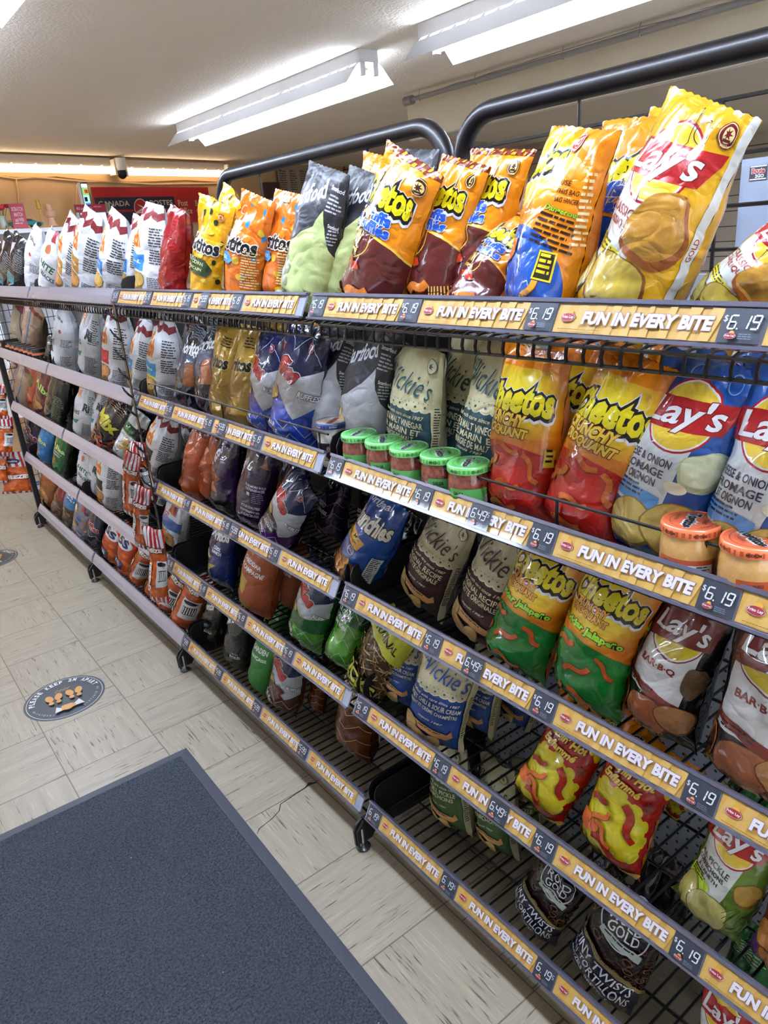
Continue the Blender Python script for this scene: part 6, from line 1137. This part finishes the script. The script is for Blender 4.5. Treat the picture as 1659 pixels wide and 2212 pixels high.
def make_jar(kind, label, group):
    R, Hh = .0405, .112
    t = empty('salsa_jar' if kind == 'salsa' else 'dip_jar', (0, 0, 0), label, 'jar', group); body, lm = {'salsa': ('salsa', 'lidg'), 'queso': ('queso', 'lido'), 'dip': ('dip', 'lidb')}[kind]
    MB().lathe([(0, .0), (R * .86, .0), (R * .98, .006), (R, .014), (R, .07), (R * .985, .08), (R * .93, .09), (R * .9, .0945), (0, .0945)], n=40).build('glass_body', body, t, True)
    MB().lathe([(R * .9, .094), (R * 1.0, .0945), (R * 1.01, .096), (R * 1.01, .104), (R * .985, .1075), (R * .95, .1085), (R * .9, .107), (0, .107)], n=44).build('lid', lm, t, True)
    r = R * .9
    if kind == 'salsa': bgc, dk = '#6fc46c', '#1f4a24'; art = lid_art(bgc, 'Tostitos', 'SALSA', dk, r)
    elif kind == 'queso': bgc, dk = '#e0764a', '#5a2412'; art = lid_art(bgc, 'Tostitos', 'CHEESE', dk, r)
    else: bgc, dk = '#d8d0c0', '#23306e'; art = E_(0, 0, r, r, '#d8b890', n=40) + E_(0, 0, r * .78, r * .7, '#e4ded0') + P_([(-r * .8, -r * .2), (r * .8, -.05 * r), (r * .8, r * .35), (-r * .7, r * .2)], '#8c3a2a')
    s = sheet('lid_print', art, thick=.0003, mat='clearprint', parent=t); s.location = (0, 0, .1074); s['label'] = 'printed lid top'
    band = R_(-R * 3, -.0036, R * 3, .0036, '#5db85c' if kind == 'salsa' else ('#cc6438' if kind == 'queso' else '#23306e'))
    for k in range(6): band += T_(('MILD', 'DOUCE')[k % 2] if kind == 'salsa' else (('MEDIUM', 'MOYENNE')[k % 2] if kind == 'queso' else 'Dip'), -R * 2.6 + R * 1.05 * k, 0, .0045, dk if kind != 'dip' else '#d8d8e4', w=.018, bold=.03)
    bent_label('lid_band', band, R * 1.012, .1002, t)
    if kind == 'salsa': lab = R_(-.055, -.026, .055, .026, '#63b862') + T_('SALSA', -.025, .016, .008, '#122a14', w=.03, bold=.04) + T_('MILD DOUCE', -.025, .006, .0045, '#122a14', w=.034) + rows_(-.045, -.001, .045, 2, .003, '#1f4a24') + T_('Tostitos', 0, -.013, .014, '#17151a', w=.06, bold=.05, out=[(.06, WH)]) + R_(.044, -.024, .054, .01, WH) + rows_(.045, .008, .053, 12, .0027, '#222')
    elif kind == 'queso': lab = R_(-.06, -.03, .06, .022, '#c9622e') + T_('CON QUESO', -.03, .014, .006, '#4a1c10', w=.035, bold=.04) + T_('AU FROMAGE', -.03, .005, .006, '#4a1c10', w=.035, bold=.04) + R_(-.05, -.007, -.01, .0, '#d8c23a') + T_('MOYENNE', -.03, -.0035, .005, '#3a2a10', w=.03) + R_(.004, -.012, .052, .014, WH) + ring_(.012, .0, .005, .0012, '#222') + R_(.02, -.008, .05, -.004, '#222') + rows_(.02, .01, .05, 2, .005, '#555')
    else: lab = R_(-.055, -.028, .055, .02, '#2a2430') + seal(-.0, .004, .008, '#a83a48') + P_([(-.055, -.02), (-.02, -.005), (.0, -.026), (-.055, -.028)], '#b89c80')
    bent_label('paper_label', [Lay(l_.v * np.array([.72, .9]), l_.f, l_.c, l_.m) for l_ in lab], R * 1.004, .044, t, .12); return t
def copy_tree(o, parent=None):
    c = o.copy(); COL.objects.link(c)
    if parent is not None: c.parent = parent
    for ch in list(o.children): copy_tree(ch, c)
    return c
jz = DECK[1] + .001
def place_jar(proto, x, y, rz, label, s=1., first=False, X=None):
    o = proto if first else copy_tree(proto); p = at_z(x, y, jz + .108 * s) if X is None else at_x(x, y, X); o.location = (float(p[0]), float(p[1]), jz); o.rotation_euler = (0, 0, PI + rz); o.scale = (s, s, s); o['label'] = label; OUT.append(('jar', x, tuple(p))); return o
gj = 'green-lidded salsa jars in a row'
J = make_jar('salsa', 'x', gj)
for i, (x, y, rz, lb) in enumerate([(775, 934, .5, 'green-lidded salsa jar, farthest left of the row of five'), (828, 948, .9, 'green-lidded salsa jar, second from the left'), (883, 963, .4, 'green-lidded salsa jar, the middle one of five'), (951, 978, 1.0, 'green-lidded salsa jar, fourth, its lid text upside down'), (1012, 998, .6, 'green-lidded salsa jar, nearest, beside the red puff bag')]): place_jar(J, x, y, rz, lb, first=i == 0)
J = make_jar('queso', 'x', 'orange-lidded cheese dip jars')
for i, (x, y, rz, lb) in enumerate([(1494, 1124, .3, 'orange-lidded cheese dip jar, whole in view'), (1628, 1162, 1.0, 'orange-lidded cheese dip jar cut by the right edge')]): place_jar(J, x, y, rz, lb, first=i == 0)
J = make_jar('dip', 'x', None); place_jar(J, 717, 908, .5, 'cream dip jar with blue rim lid at the joint of two racks', first=True)
J = empty('dip_jar', (0, 0, 0), 'x', 'jar', 'small dark jars on the far second shelf'); R = .036
MB().lathe([(0, 0), (R * .9, 0), (R, .01), (R, .06), (R * .9, .07), (0, .07)], n=18).build('glass_body', 'darkplastic', J, True); MB().lathe([(R * .9, .05), (R * 1.03, .051), (R * 1.03, .062), (R * .9, .063)], n=18).build('band', 'lido', J, True); MB().lathe([(0, .07), (R, .07), (R * 1.02, .082), (0, .083)], n=18).build('lid', 'darkplastic', J, True)
small = [(82, 728), (72, 727), (62, 726), (52, 725), (42, 724), (32, 723), (22, 722), (12, 721)]
for i, (x, y) in enumerate(small):
    o = J if i == 0 else copy_tree(J); xx = .93; yy = y_of(x, xx, jz + .08); o.location = (xx, float(yy), jz); o['label'] = 'small black-lidded jar with orange band in the tight row on the far second shelf'
import os
if os.environ.get('DBG'):
    for r in OUT: print(r)
